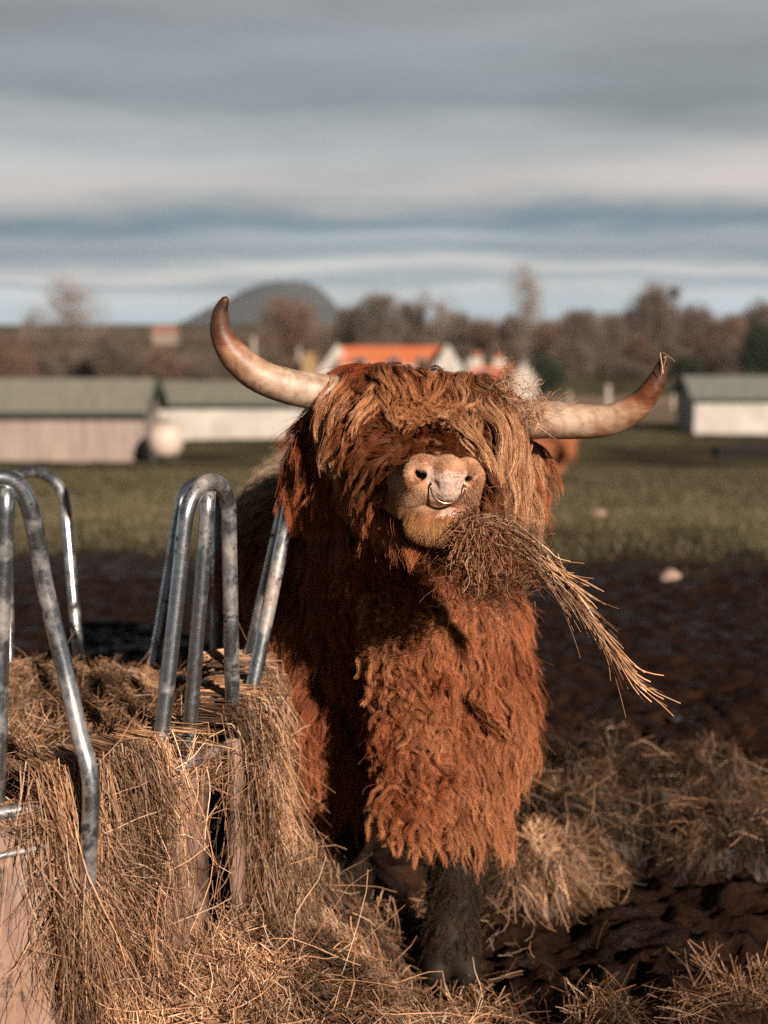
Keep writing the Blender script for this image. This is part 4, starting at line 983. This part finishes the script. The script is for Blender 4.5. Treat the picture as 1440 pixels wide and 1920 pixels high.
# ================================================================== feeder
RC = np.array([-1.1, 3.1]); RR = .82
def rim(th, d=0., z=.66):
    return np.array([RC[0]+(RR+d)*math.cos(th), RC[1]+(RR+d)*math.sin(th), z])
feeder = empty('ring_feeder', (RC[0], RC[1], 0)); tag(feeder, 'round galvanised cattle feeder with arched steel hoops, overflowing with hay', 'feeder')
gm, nt, bs = mat('galvanised_tube')
n1 = noise(nt, 12, 6, .65); n2 = noise(nt, 3.2, 5, .6); n3 = noise(nt, 70, 4, .6)
steel = ramp(nt, n3, [(.3, (.34, .36, .38)), (.7, (.58, .60, .62))]); mud_ = ramp(nt, n3, [(.3, (.24, .15, .10)), (.7, (.42, .29, .21))])
mk = ramp(nt, math_(nt, 'ADD', math_(nt, 'MULTIPLY', n1, .6), math_(nt, 'MULTIPLY', n2, .5)), [(.54, (0,)*3), (.72, (.85,)*3)])
gk = ramp(nt, noise(nt, 26, 6, .7), [(.56, (0,)*3), (.64, (.9,)*3)])
c = mixc(nt, mk, steel, mud_); c = mixc(nt, gk, c, (.03, .024, .02)); nt.links.new(c, bs.inputs['Base Color'])
nt.links.new(math_(nt, 'SUBTRACT', .95, mk, True), bs.inputs['Metallic'])
nt.links.new(math_(nt, 'ADD', .27, math_(nt, 'MULTIPLY', math_(nt, 'ADD', mk, gk, True), .5)), bs.inputs['Roughness']); bump(nt, bs, n1, .12, .002)
TR = .0158
def hoop(fl, top, fr, brace=None, r=TR, wid=.5, drop=.5, kink=False, label=None):
    """inverted U: left foot, crown, right foot"""
    fl, top, fr = map(np.array, (fl, top, fr)); w = (fr-fl); e = nrm(w); upv = top-(fl+fr)/2; hw = np.linalg.norm(w)/2*wid
    sh_l = top-e*hw-nrm(upv)*hw*1.05; sh_r = top+e*hw-nrm(upv)*hw*1.05; pts = [fl+(sh_l-fl)*s for s in (0, .25, .5, .75, .93)]
    for a in np.linspace(math.pi, 0, 15)[1:-1]:
        pts.append(top+e*hw*math.cos(a)-nrm(upv)*hw*1.05*(1-math.sin(a)))
    pts += [fr+(sh_r-fr)*s for s in (.93, .75, .5, .25, 0)]
    down_l = fl+[0, 0, -drop]; down_r = fr+[0, 0, -drop]
    pl = cr([down_l, fl+[0, 0, -.1]]+pts+[fr+[0, 0, -.1], down_r], 5)
    mb = MB(); mb.tube(pl, r, 20); o = mb.build('hoop', gm, feeder, True)
    if label: o['label'] = label
    if brace is not None:
        b0 = top-nrm(upv)*r*1.2; mb = MB(); mb.tube(cr([np.array(brace), np.array(brace)*.5+b0*.5, b0], 6), r*.95, 18); mb.build('brace', gm, feeder, True)
    return o
def F2(px, py, Y, dz=0): p = P(px, py, Y); p[2] += dz; return p
# right-most hoop, seen edge on
hoop(F2(462, 1345, 3.02), F2(546, 912, 3.16), F2(456, 1285, 3.34), wid=.55, drop=.45, label='hoop seen edge on in front of the bull')
hoop(F2(296, 1440, 2.68), F2(392, 903, 2.76), F2(437, 1372, 2.94), brace=F2(352, 1412, 2.80), wid=.58, label='front hoop with a muddy inner brace')
hoop(F2(286, 1262, 3.78), F2(378, 906, 3.86), F2(404, 1300, 3.66), wid=.60, drop=.35, label='far hoop behind the front one')
hoop(F2(18, 1285, 3.90), F2(62, 884, 4.0), F2(152, 1290, 3.86), wid=.85, drop=.35, label='far hoop at the left')
# nearest hoop, bent leg
def near_hoop():
    pts = [F2(-165, 1640, 2.30), F2(-150, 1480, 2.30), F2(-120, 1250, 2.30), F2(-75, 1000, 2.31), F2(-45, 925, 2.32), F2(-5, 896, 2.34), F2(35, 912, 2.36), F2(62, 975, 2.38), F2(82, 1090, 2.41), F2(120, 1250, 2.43), F2(150, 1380, 2.42), F2(166, 1440, 2.41), F2(171, 1500, 2.41), F2(166, 1600, 2.42), F2(164, 1700, 2.47), F2(163, 1800, 2.53), F2(163, 1900, 2.56)]
    mb = MB(); mb.tube(cr(pts, 8), TR*.98, 20); o = mb.build('hoop', gm, feeder, True); o['label'] = 'nearest hoop with one leg bent'
    mb = MB(); mb.tube(cr([F2(-6, 1500, 2.42), F2(2, 1200, 2.38), F2(12, 912, 2.35)], 6), TR*.95, 18); mb.build('brace', gm, feeder, True)
near_hoop()
# sheeted base in separate curved plates, with a gap
sm_, nt, bs = mat('mud_caked_sheet')
n1 = noise(nt, 5, 7, .65); n2 = noise(nt, 28, 6, .7); n4 = noise(nt, 11, 4, .5, sc3=(1, 1, .35))
c = ramp(nt, n1, [(.30, (.10, .052, .034)), (.46, (.29, .17, .115)), (.72, (.40, .27, .20))])
c = mixc(nt, ramp(nt, n2, [(.55, (0,)*3), (.64, (.85,)*3)]), c, (.045, .026, .018)); c = mixc(nt, ramp(nt, n4, [(.50, (0,)*3), (.68, (.7,)*3)]), c, (.13, .065, .04))
nt.links.new(c, bs.inputs['Base Color']); bs.inputs['Roughness'].default_value = .7; bump(nt, bs, n2, .6, .004)
def rim_t(a): return -.10*min(1, max(0, (RC[1]+RR*math.sin(a)-2.75)/1.15))
def plate(t0, t1, z0=.06, z1=.645, th=.006, d=-.012):
    n = max(6, int(abs(t1-t0)/R(3))); m = 12; V = []
    for s in (0, 1):
        for i in range(n+1):
            a = t0+(t1-t0)*i/n
            for j in range(m+1):
                z = z0+(z1+rim_t(a)-z0)*j/m; dd = d-s*th+.006*float(vn(np.array([a*6, z*5, 1.]), 5))
                V.append(rim(a, dd, z))
    S = (n+1)*(m+1); F = []
    for i in range(n):
        for j in range(m):
            q = i*(m+1)+j; F += [(q, q+m+1, q+m+2, q+1), (S+q, S+q+1, S+q+m+2, S+q+m+1)]
    for i in range(n):
        q = i*(m+1); F += [(q, S+q, S+q+m+1, q+m+1)]; q += m; F += [(q, q+m+1, S+q+m+1, S+q)]
    for j in range(m):
        F += [(j, j+1, S+j+1, S+j)]; q = n*(m+1)+j; F += [(q, S+q, S+q+1, q+1)]
    mb = MB(); mb.add(V, F); return mb.build('base_plate', sm_, feeder, True)
def A(px, Y): x = P(px, 1400, Y)[0]; return math.atan2(Y-RC[1], x-RC[0])
for a0, a1 in ((-176, -108), (-105, -50), (-47.5, -23), (-15.5, 22), (25, 62), (65, 118), (121, 180)): plate(R(a0), R(a1))
def ring_rail(z, d, r):
    mb = MB(); a = np.linspace(0, 2*math.pi, 90); mb.tube([rim(t, d, z+.006*math.sin(3*t)+(rim_t(t) if z > .3 else 0)) for t in a], r, 10, cap=False); return mb.build('rail', gm, feeder, True)
ring_rail(.655, -.012, .012); ring_rail(.06, -.012, .012)
mb = MB(); mb.tube([rim(R(t), .010, .585) for t in range(-104, -50, 3)], .006, 8); mb.build('strap', gm, feeder, True)
for t in (-49,):
    mb = MB(); mb.tube([rim(R(t), .004, .02), rim(R(t), .004, .36), rim(R(t), .004, .64)], .0165, 14); o = mb.build('upright', sm_, feeder, True)
mb = MB(); mb.tube([rim(R(-17.5), .012, .02), rim(R(-17.5), .012, .36), rim(R(-17.2), .006, .66)], .0165, 14); mb.build('upright', sm_, feeder, True)

# ================================================================== hay
def polar(x, y):
    d = np.hypot(x-RC[0], y-RC[1])-RR; th = np.degrees(np.arctan2(y-RC[1], x-RC[0])); return d, th
def rim_h(y): return -.10*np.clip((np.asarray(y, float)-2.75)/1.15, 0, 1)
def top_z(x, y):      # hay lying in the ring, sunk towards the far side
    return .655+rim_h(y)*1.25-.03*np.exp(-(((x+.85)/.35)**2+((y-3.2)/.4)**2))+.055*fbm(p3(x*3.2, y*3.2), 91, 3)+.045*np.exp(-(((x+.72)/.12)**2+((y-3.45)/.2)**2))+.05*np.exp(-(((x+.98)/.16)**2+((y-3.3)/.2)**2))-.05*np.exp(-(((x+.80)/.07)**2+((y-3.2)/.2)**2))
MT = [-180, -90, -62, -48, -34, -22, -16, 0, 12, 30, 60, 180]
M0 = [.0, .0, .02, .09, .17, .22, .27, .34, .32, .15, .0, .0]     # height of spilled hay against the plates
MW = [.3, .3, .32, .38, .42, .44, .40, .36, .32, .3, .3, .3]
def spill_z(x, y):
    d, th = polar(x, y); h = np.interp(th, MT, M0); w = np.interp(th, MT, MW)*(1+.18*fbm(p3(x*2.1, y*2.1), 95, 2))
    t = np.clip(d/w, 0, 1); z = h*(1-t)**1.15
    bulge = np.interp(th, [-17, -14, -3, 8, 20, 30], [0, .8, 1, .95, .6, 0])*(.66-h); z = z+bulge*(1-sm(.005, .045, d+.02*fbm(p3(x*9, y*9), 96, 2)))
    front = .10*np.exp(-(((x+.22)/.34)**2+((y-2.55)/.30)**2))+.04*np.exp(-(((x-.0)/.2)**2+((y-2.8)/.16)**2))
    return z+front+.022*fbm(p3(x*7, y*7), 97, 3)*sm(.0, .05, z+front)
def right_z(x, y):    # the heaps right of the bull
    def bmp(px, py, Y, sx, sy, h): c = P(px, py, Y); return h*np.exp(-(((x-c[0])/sx)**2+((y-Y)/sy)**2))
    z = bmp(1000, 1650, 3.80, .19, .20, .09)+bmp(1150, 1500, 4.40, .16, .14, .17)+bmp(1120, 1600, 4.1, .2, .15, .08)+bmp(1340, 1560, 4.35, .15, .15, .15)+bmp(1380, 1650, 3.95, .22, .14, .09)+bmp(980, 1560, 4.3, .14, .2, .06)+bmp(1230, 1560, 4.2, .1, .1, .07)
    return z
def heap(name, x0, x1, y0, y1, nx, ny, zf, m, keep):
    X, Y = np.meshgrid(np.linspace(x0, x1, nx), np.linspace(y0, y1, ny)); Z = zf(X, Y); V = np.stack([X, Y, Z], -1).reshape(-1, 3)
    i = np.arange(ny-1)[:, None]*nx+np.arange(nx-1)[None]; F = np.stack([i, i+1, i+nx+1, i+nx], -1).reshape(-1, 4)
    k = keep(X.ravel(), Y.ravel()); F = F[k[F].all(1)]; u = np.unique(F); mp = np.full(len(V), -1); mp[u] = np.arange(len(u)); return V[u], mp[F]
def surf_n(zf, x, y, e=.012):
    return nrm(np.stack([-(zf(x+e, y)-zf(x-e, y))/(2*e), -(zf(x, y+e)-zf(x, y-e))/(2*e), np.ones_like(x)], -1))
def lay(x, y, zf, n, Lr, seed, steepfall=1., K=5, w=(.0006, .0013), updev=.22, depth=(-.012, .02), bend=.3, wisp=6., along=.9):
    z = zf(x, y)+rng.uniform(*depth, len(x)); nn = surf_n(zf, x, y)
    ang = 2.6*fbm(p3(x*wisp, y*wisp), seed, 2)+rng.normal(size=len(x))*along
    d = np.stack([np.cos(ang), np.sin(ang), np.zeros(len(x))], -1); fall = nn*1.; fall[:, 2] = -np.sqrt(1-nn[:, 2]**2); st = (1-nn[:, 2])[:, None]
    d = d*(1-np.clip(st*2*steepfall, 0, .9))+fall*np.clip(st*3*steepfall, 0, 1.4); d = d-nn*np.einsum('ij,ij->i', d, nn)[:, None]+nn*rng.normal(size=(len(x), 1))*updev
    L = rng.uniform(*Lr, len(x)); p = np.stack([x, y, z], -1)-nrm(d)*L[:, None]*.5
    return stalks(p, d, L, K, bend, .10, w)
def patchcol(C, base, wetf=None):
    n = len(C); c = haycol(n, 1.)*base; p = C[:, 2]
    k = np.clip(.72+.85*fbm(p*[9, 9, 7], 111, 3), .16, 1.3)[:, None]; return (c*k)[:, None]
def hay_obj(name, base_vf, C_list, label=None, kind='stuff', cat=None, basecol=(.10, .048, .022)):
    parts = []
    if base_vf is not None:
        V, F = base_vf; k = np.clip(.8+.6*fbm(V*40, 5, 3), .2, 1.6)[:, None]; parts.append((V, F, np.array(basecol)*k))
    for C, r, c in C_list: parts.append(tubes_mesh(C, r, c))
    V, F, c = merge(*parts); o = mesh_np(name, V, F, M_HAY, smooth=False, attrs=dict(col=c)); tag(o, label, cat, None, kind); return o

def open_plate(C, p=.9):
    # the bare plate, its gap and the left-hand plate stay mostly uncovered
    d, th = polar(C[..., 0], C[..., 1]); bad = (((th > -35.5) & (th < -16.8)) | (th < -53)) & (C[..., 2] < .62) & (d < .10)
    k = ~(bad.any(1) & (rng.random(len(C)) < p)); return k
def thin(C, sc_=11., lo=-.28):
    m = C[:, len(C[0])//2]; f = fbm(m*[sc_, sc_, sc_*.22], 515, 3); return f > lo+.25*rng.random(len(C))
def feeder_hay():
    inr = lambda x, y: polar(x, y)[0] < .0
    base = heap('x', -1.95, -.27, 2.25, 3.95, 150, 150, lambda x, y: top_z(x, y)-.02, None, lambda x, y: polar(x, y)[0] < -.015)
    n = 42000; x = rng.uniform(-1.6, -.26, n); y = rng.uniform(2.27, 3.93, n); k = polar(x, y)[0] < -.005; x, y = x[k], y[k]
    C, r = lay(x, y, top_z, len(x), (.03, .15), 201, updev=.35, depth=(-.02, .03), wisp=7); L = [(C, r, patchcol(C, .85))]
    # stalks poking upward
    n = 260; x = rng.uniform(-1.3, -.3, n); y = rng.uniform(2.4, 3.8, n); k = polar(x, y)[0] < -.01; x, y = x[k], y[k]; n = len(x)
    C, r = stalks(p3(x, y, top_z(x, y)), rng.normal(size=(n, 3))*[.7, .7, .2]+[0, 0, .8], rng.uniform(.06, .13, n), 5, .5, .1, (.0006, .001)); L.append((C, r, haycol(n)[:, None]))
    # hay draped over the rim and hanging down outside
    dens = np.interp(np.linspace(-115, 22, 400), [-115, -62, -56, -53, -34, -32, -23, -18.5, -16, 10, 22], [.0, .02, .06, 1, 1, .10, .04, .0, 1, 1, .4])
    cd = np.cumsum(dens); n = 10000; ng = 300
    gth = np.interp(rng.random(ng)*cd[-1], cd, np.linspace(-115, 22, 400)); gl = rng.uniform(.10, .50, ng); gl = np.where(gth > -14, rng.uniform(.1, .35, ng), gl); gd = rng.uniform(.004, .040, ng)*np.where(gth > -16, .9, 1); gsw = rng.normal(size=ng)*.055; gz = rng.uniform(-.03, .06, ng)
    g = rng.integers(0, ng, n); K = 9; t = np.linspace(0, 1, K)[None]
    th = np.radians(gth[g]+rng.normal(size=n)*1.1)[:, None]; over = rng.uniform(.02, .12, n)[:, None]; L0 = (gl[g]*rng.uniform(.55, 1.15, n))[:, None]
    tot = over+L0; s = t*tot-over        # negative: still inside, positive: hanging
    out = (gd[g]*rng.uniform(.4, 1.6, n))[:, None]
    rad = np.where(s < 0, s, out*(1-np.exp(-s.clip(0)*28))+.006); zz = .672+gz[g][:, None]*np.exp(-s.clip(0)*6)*.8+.012-np.where(s > 0, s, 0)**1.02-np.where(s < 0, .15*s*s, 0)
    zz = zz+np.where(s > 0, .012*np.exp(-s*18), .0); thd = th+(gsw[g][:, None]+rng.normal(size=(n, 1))*.045)*s.clip(0)*2.2+rng.normal(size=(n, K))*.0022
    wob = rng.random((n, 1))**2*.11; ph = rng.random((n, 1))*6.28; thd = thd+wob*np.sin(ph+t*4)*s.clip(0)*3; rad = rad+rng.normal(size=(n, K))*.0022+rng.normal(size=(n, 1))*.004+np.abs(wob)*.4*np.cos(ph+t*3)*(s > 0)
    C = np.stack([RC[0]+(RR+rad)*np.cos(thd), RC[1]+(RR+rad)*np.sin(thd), zz], -1); C = C[(zz.min(1) > .02)]; C = C[open_plate(C)]; C = C[thin(C)]; n = len(C)
    r = rng.uniform(.0006, .0014, (n, 1))*np.linspace(1, .6, K)[None]; L.append((C, r, patchcol(C, 1.1)))
    n = 17000; th = np.interp(rng.random(n)*cd[-1], cd, np.linspace(-115, 22, 400)); cl = fbm(p3(th*.16, rng.random(n)*0+1), 403, 3); z = .66-rng.random(n)**1.2*(.50+.25*cl).clip(.12, .6); z = z
    a = np.radians(th); nd = np.stack([np.cos(a), np.sin(a), 0*a], -1); td = np.stack([-np.sin(a), np.cos(a), 0*a], -1); rr_ = RR+rng.uniform(.004, .05, n); p = np.stack([RC[0]+rr_*np.cos(a), RC[1]+rr_*np.sin(a), z], -1)
    tilt = rng.normal(size=(n, 1))*.8+.5*fbm(p*[6, 6, 4], 405, 2)[:, None]; d = td*np.sin(tilt)-np.array([0, 0, 1.])*np.cos(tilt)+nd*rng.normal(size=(n, 1))*.16
    C, r = stalks(p, d, rng.uniform(.04, .20, n), 6, .35, .03, (.0006, .0014)); k = (C[..., 2].min(1) > .02) & open_plate(C) & thin(C); L.append((C[k], r[k], patchcol(C[k], 1.15)))
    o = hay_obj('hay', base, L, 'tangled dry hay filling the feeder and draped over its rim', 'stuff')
feeder_hay()
def spilled():
    zf = lambda x, y: spill_z(x, y)+ground_z(x, y)*.0
    base = heap('x', -1.0, .75, 1.9, 4.1, 170, 210, lambda x, y: spill_z(x, y)-.015, None, lambda x, y: (polar(x, y)[0] > .008) & (spill_z(x, y) > .012))
    n = 115000; x = rng.uniform(-1.0, .6, n); y = rng.uniform(2.0, 3.9, n); z = spill_z(x, y); k = (polar(x, y)[0] > .012) & (z > .02+.02*rng.random(n)) & (rng.random(n) < np.where(y > 3.45, .4, 1)); x, y = x[k], y[k]
    C, r = lay(x, y, spill_z, len(x), (.03, .15), 205, updev=.26, depth=(-.012, .018), wisp=5); L = [(C, r, patchcol(C, 1.0))]
    nn = surf_n(spill_z, x, y); s = nn[:, 2] < .62; xs_, ys_ = np.repeat(x[s], 5), np.repeat(y[s], 5)
    if len(xs_):
        zz = spill_z(xs_, ys_); th = np.arctan2(ys_-RC[1], xs_-RC[0]); o_ = rng.uniform(-.02, .035, len(xs_)); p = np.stack([xs_+np.cos(th)*o_, ys_+np.sin(th)*o_, zz+rng.uniform(-.15, .1, len(xs_))], -1)
        d = np.stack([np.cos(th)*.04, np.sin(th)*.04, np.full(len(th), -1.)], -1)+rng.normal(size=(len(th), 3))*[.2, .2, .3]
        C, r = stalks(p, d, rng.uniform(.06, .2, len(th)), 5, .2, .02, (.0006, .0013)); k2 = (C[..., 2].min(1) > .02) & open_plate(C); L.append((C[k2], r[k2], patchcol(C[k2], 1.05)))
    # long loose stalks
    n = 420; x = rng.uniform(-.75, .35, n); y = rng.uniform(2.25, 3.3, n); k = (polar(x, y)[0] > .03) & (spill_z(x, y) > .02); x, y = x[k], y[k]; n = len(x)
    C, r = stalks(p3(x, y, spill_z(x, y)+.008), rng.normal(size=(n, 3))*[1, 1, .3]+[0, 0, .25], rng.uniform(.08, .24, n), 6, .45, .12, (.0009, .0016)); L.append((C, r, (haycol(n)*1.3)[:, None]))
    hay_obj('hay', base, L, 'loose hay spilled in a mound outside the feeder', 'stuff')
spilled()
def right_heaps():
    zf = lambda x, y: right_z(x, y)+gz_s(x, y)
    gz_s = lambda x, y: ground_z(x, y)
    base = heap('x', .15, 1.75, 3.1, 5.0, 170, 170, lambda x, y: zf(x, y)-.008, None, lambda x, y: right_z(x, y) > .02)
    n = 64000; x = rng.uniform(.1, 1.8, n); y = rng.uniform(3.2, 5.0, n); z = right_z(x, y)
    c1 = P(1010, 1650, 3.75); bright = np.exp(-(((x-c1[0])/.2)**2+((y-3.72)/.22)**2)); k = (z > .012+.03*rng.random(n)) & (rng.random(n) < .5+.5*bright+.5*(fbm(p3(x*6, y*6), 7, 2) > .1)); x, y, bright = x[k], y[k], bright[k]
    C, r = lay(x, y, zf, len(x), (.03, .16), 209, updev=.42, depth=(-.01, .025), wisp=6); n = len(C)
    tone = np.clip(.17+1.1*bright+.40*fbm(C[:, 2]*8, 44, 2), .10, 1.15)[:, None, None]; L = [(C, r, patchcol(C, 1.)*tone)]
    # arched wiry clumps on the dark heaps
    n = 1500; x = rng.uniform(.3, 1.75, n); y = rng.uniform(3.5, 4.9, n); k = right_z(x, y) > .05; x, y = x[k], y[k]; n = len(x)
    C, r = stalks(p3(x, y, zf(x, y)-.01), rng.normal(size=(n, 3))*[1, .6, .2]+[.3, 0, .45], rng.uniform(.08, .2, n), 7, .7, .3, (.0008, .0018)); L.append((C, r, (haycol(n)*.75)[:, None]))
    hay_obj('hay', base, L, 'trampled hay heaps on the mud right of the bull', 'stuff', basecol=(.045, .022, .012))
right_heaps()
def scattered():
    L = []
    def sc_(px0, px1, y0, y1, n, Lr, tone, wr=(.0006, .0013), up=.3, dens=None):
        y = rng.uniform(y0, y1, n); px_ = rng.uniform(px0, px1, n); x = (px_-720)/FPX*y*1.03
        if dens is not None: k = rng.random(n) < dens(x, y); x, y = x[k], y[k]
        k = np.ones(len(x), bool)
        C, r = lay(x, y, ground_z, len(x), Lr, 213, updev=up*.6, depth=(.0, .02), wisp=4, w=wr, bend=.5); L.append((C, r, patchcol(C, tone)))
    clump = lambda x, y: np.clip(.5+1.6*fbm(p3(x*2.6, y*2.6), 301, 3), .02, 1)**2
    sc_(700, 1480, 2.7, 3.3, 700, (.03, .13), .6, dens=clump); sc_(560, 900, 3.1, 3.8, 2500, (.03, .12), .6, dens=clump); sc_(880, 1500, 3.3, 5.2, 2600, (.03, .12), .45, dens=clump)
    def tuft(px, py, Y, s, n, tone, hh=.04):
        c = P(px, py, Y); x = c[0]+rng.normal(size=n)*s; y = Y+rng.normal(size=n)*s*.8; zf = lambda a, b: ground_z(a, b)+hh*np.exp(-(((a-c[0])/(s*1.2))**2+((b-Y)/s)**2))
        C, r = lay(x, y, zf, n, (.06, .2), 217, updev=.28, depth=(-.005, .02), wisp=5); L.append((C, r, patchcol(C, tone)))
    tuft(1415, 1850, 3.08, .06, 300, .8, .04); tuft(1130, 1900, 2.96, .08, 200, .8, .015); tuft(900, 1905, 2.95, .07, 200, .8, .015); tuft(740, 1690, 3.5, .05, 260, 1.1, .02); tuft(1290, 1915, 2.92, .06, 80, .8, .01)
    tuft(960, 1530, 4.2, .05, 260, .6)
    hay_obj('hay', None, L, 'thin wisps of hay trodden into the wet mud', 'stuff')
scattered()
def mouthful():
    root = P(893, 985, 2.655); L = []
    # hanging bunch
    n = 2600; c = P(915, 1055, 2.68); th = rng.random((n, 1))
    p = P(893, 982, 2.66)+rng.normal(size=(n, 3))*[.009, .008, .008]
    px_ = np.clip(rng.normal(900, 34, n), 848, 985); py_ = 1010+rng.random(n)*120-np.abs(px_-905)*.35
    e = np.array([P(a, b, 2.68+.04*g) for a, b, g in zip(px_, py_, rng.normal(size=n))]); K = 7; t = np.linspace(0, 1, K)[None, :, None]
    s0 = rng.uniform(0, .75, (n, 1, 1)); tt = s0+(1-s0)*t*rng.uniform(.35, 1, (n, 1, 1)); mid = (p+e)/2+np.stack([(px_-893)/2667*.55, np.zeros(n), np.full(n, .03)], -1)*2.65*.25
    C = p[:, None]*(1-tt)**2+2*mid[:, None]*tt*(1-tt)+e[:, None]*tt**2+rng.normal(size=(n, 1, 3))*.007+nrm(rng.normal(size=(n, 1, 3)))*.012*np.sin(t*4+rng.random((n, 1, 1))*6)
    L.append((C, rng.uniform(.0004, .0010, (n, 1))*np.ones((1, K)), (haycol(n)*[.62, .48, .40])[:, None]))
    n = 3000; ctr = np.array([P(a, b, 2.68) for a, b in zip(rng.normal(922, 36, n), rng.normal(1048, 40, n))])+rng.normal(size=(n, 3))*[0, .02, 0]
    C, r = stalks(ctr, rng.normal(size=(n, 3)), rng.uniform(.015, .06, n), 6, .9, .0, (.0004, .0009)); L.append((C, r, (haycol(n)*[.36, .24, .18])[:, None]))
    # long swept wisp
    path = cr([P(888, 978, 2.655), P(930, 990, 2.66), P(990, 1030, 2.67), P(1045, 1090, 2.68), P(1110, 1170, 2.69), P(1160, 1245, 2.70), P(1200, 1345, 2.70)], 8); m = len(path)
    n = 620; K = 12
    def along(n, s0, s1, width, spread, path):
        a = rng.uniform(*s0, (n, 1)); b = np.clip(a+rng.uniform(*s1, (n, 1)), 0, 1); u = (a+(b-a)*np.linspace(0, 1, K)[None])*(len(path)-1); i = np.floor(u).astype(int).clip(0, len(path)-2); f = (u-i)[..., None]
        c = path[i]*(1-f)+path[i+1]*f; o = rng.normal(size=(n, 1, 3))*[1, .8, 1]; uu = (u/(len(path)-1))[..., None]
        return c+o*(width*(.5+1.3*np.exp(-((uu-.25)/.2)**2))*(1-spread*uu))+rng.normal(size=(n, 1, 3))*.016*np.linspace(0, 1, K)[None, :, None]**2+nrm(rng.normal(size=(n, 1, 3)))*.003*np.sin(np.linspace(0, 7, K)[None, :, None]+rng.random((n, 1, 1))*6)
    C = along(230, (0, .45), (.18, .42), .011, .55, path); L.append((C, rng.uniform(.0005, .0010, (230, 1))*np.linspace(1, .6, K)[None], (haycol(230)*.68)[:, None]))
    C = along(46, (.2, .62), (.2, .38), .008, .7, path); L.append((C, rng.uniform(.0006, .0011, (46, 1))*np.linspace(1, .6, K)[None], (haycol(46)*.9)[:, None]))
    p2 = cr([P(1000, 1040, 2.67), P(1080, 1120, 2.69), P(1150, 1220, 2.7), P(1200, 1285, 2.7), P(1262, 1325, 2.7)], 8); C = along(26, (0, .5), (.4, .7), .004, .5, p2); L.append((C, .0011*np.ones((26, K)), (haycol(26)*1.5)[:, None]))
    p3_ = cr([P(980, 1020, 2.67), P(1050, 1075, 2.66), P(1115, 1130, 2.65)], 8); C = along(40, (0, .4), (.4, .7), .006, .4, p3_); L.append((C, .0007*np.ones((40, K)), (haycol(40)*1.3)[:, None]))
    o = hay_obj('hay_wisp', None, L, 'long wisp of hay hanging from the bull mouth', 'thing', 'hay wisp')
mouthful()
def stuck():
    n = 260; u = rng.random(n); p = np.array([P(940+85*a, 700+75*a+16*rng.normal(), 2.90+.03*rng.normal()) for a in u])
    C, r = stalks(p, rng.normal(size=(n, 3)), rng.uniform(.015, .05, n), 6, 1.0, 0, (.00035, .0007)); V, F, c = tubes_mesh(C, r, (haycol(n)*1.1)[:, None])
    tag(mesh_np('hay_tuft', V, F, M_HAY, smooth=False, attrs=dict(col=c)), 'tangled hay caught on the fringe at the root of the lower horn', 'hay tuft', kind='thing')
    K = 5; a, b, c_, d = P(1238, 690, 2.88), P(1250, 668, 2.88), P(1243, 661, 2.88), P(1266, 678, 2.88)
    C = np.array([np.linspace(P(1236, 712, 2.90), b, K), np.linspace(c_, d, K), np.linspace(P(1244, 700, 2.88), P(1238, 662, 2.88), K)]); C += rng.normal(size=C.shape)*.0006
    V, F, c = tubes_mesh(C, np.full((3, K), .0009), (haycol(3)*0+[.5, .32, .18])[:, None])
    tag(mesh_np('straw', V, F, M_HAY, smooth=False, attrs=dict(col=c)), 'bent straw caught on the tip of the lower horn', 'straw', kind='thing')
stuck()

# ------------------------------------------------------------------ second animal, lying in the grass behind
def cow2():
    global PR
    save = PR; PR = []; Y = 28.7; g = float(gz0(3.6, Y)); c = P(1000, 850, Y); cx = c[0]
    cap((cx-.9, Y+.2, g+.38), (cx+.35, Y, g+.40), .36, .33, .15); cap((cx+.35, Y, g+.45), (cx+.62, Y-.35, g+.62), .24, .16, .12)
    cap((cx+.62, Y-.35, g+.62), (cx+.66, Y-.62, g+.42), .15, .09, .06); cap((cx+.1, Y-.35, g+.1), (cx+.5, Y-.5, g+.08), .12, .07, .08); cap((cx-.8, Y-.3, g+.15), (cx-.3, Y-.45, g+.08), .2, .08, .1)
    cap((cx+.45, Y-.35, g+.72), (cx+.82, Y-.35, g+.70), .05, .04, .05)
    lo = (cx-1.5, Y-1., g-.1); X = np.arange(cx-1.5, cx+1.3, .035); Ys = np.arange(Y-1.1, Y+.9, .035); Z = np.arange(g-.12, g+1.2, .035)
    F = eval_grid(X, Ys, Z, PR); V, Q = surface_nets(F, X, Ys, Z); PR = save
    root = empty('resting_cow', (cx, Y, g)); tag(root, 'blurred ginger cow lying in the grass beyond the bull head', 'cow')
    mesh_np('body', V.astype(float), Q, simple('ginger_coat', (.26, .075, .028), (.42, .15, .06), 6, .9), root)
    s = rng.integers(0, len(V), 6000); n = nrm(V[s]-np.array([cx, Y, g+.35])); C, r = stalks(V[s].astype(float), n*.5+[0, 0, -1.]+rng.normal(size=(len(s), 3))*.3, rng.uniform(.05, .12, len(s)), 4, .4, .1, (.003, .006))
    v, f, c = tubes_mesh(C, r, (np.array([.40, .13, .05])*rng.uniform(.6, 1.2, (len(s), 1)))[:, None]); mesh_np('coat', v, f, M_HAY, root, smooth=False, attrs=dict(col=c))
    for sgn in (-1, 1):
        mb = MB(); b = np.array([cx+.62, Y-.38, g+.75]); mb.tube(cr([b+[sgn*.1, 0, 0], b+[sgn*.3, -.02, .02], b+[sgn*.42, -.05, .18]], 5), np.linspace(.04, .01, 11), 8); mb.build('horn', hm, root, True)['label'] = 'pale curved horn'
cow2()
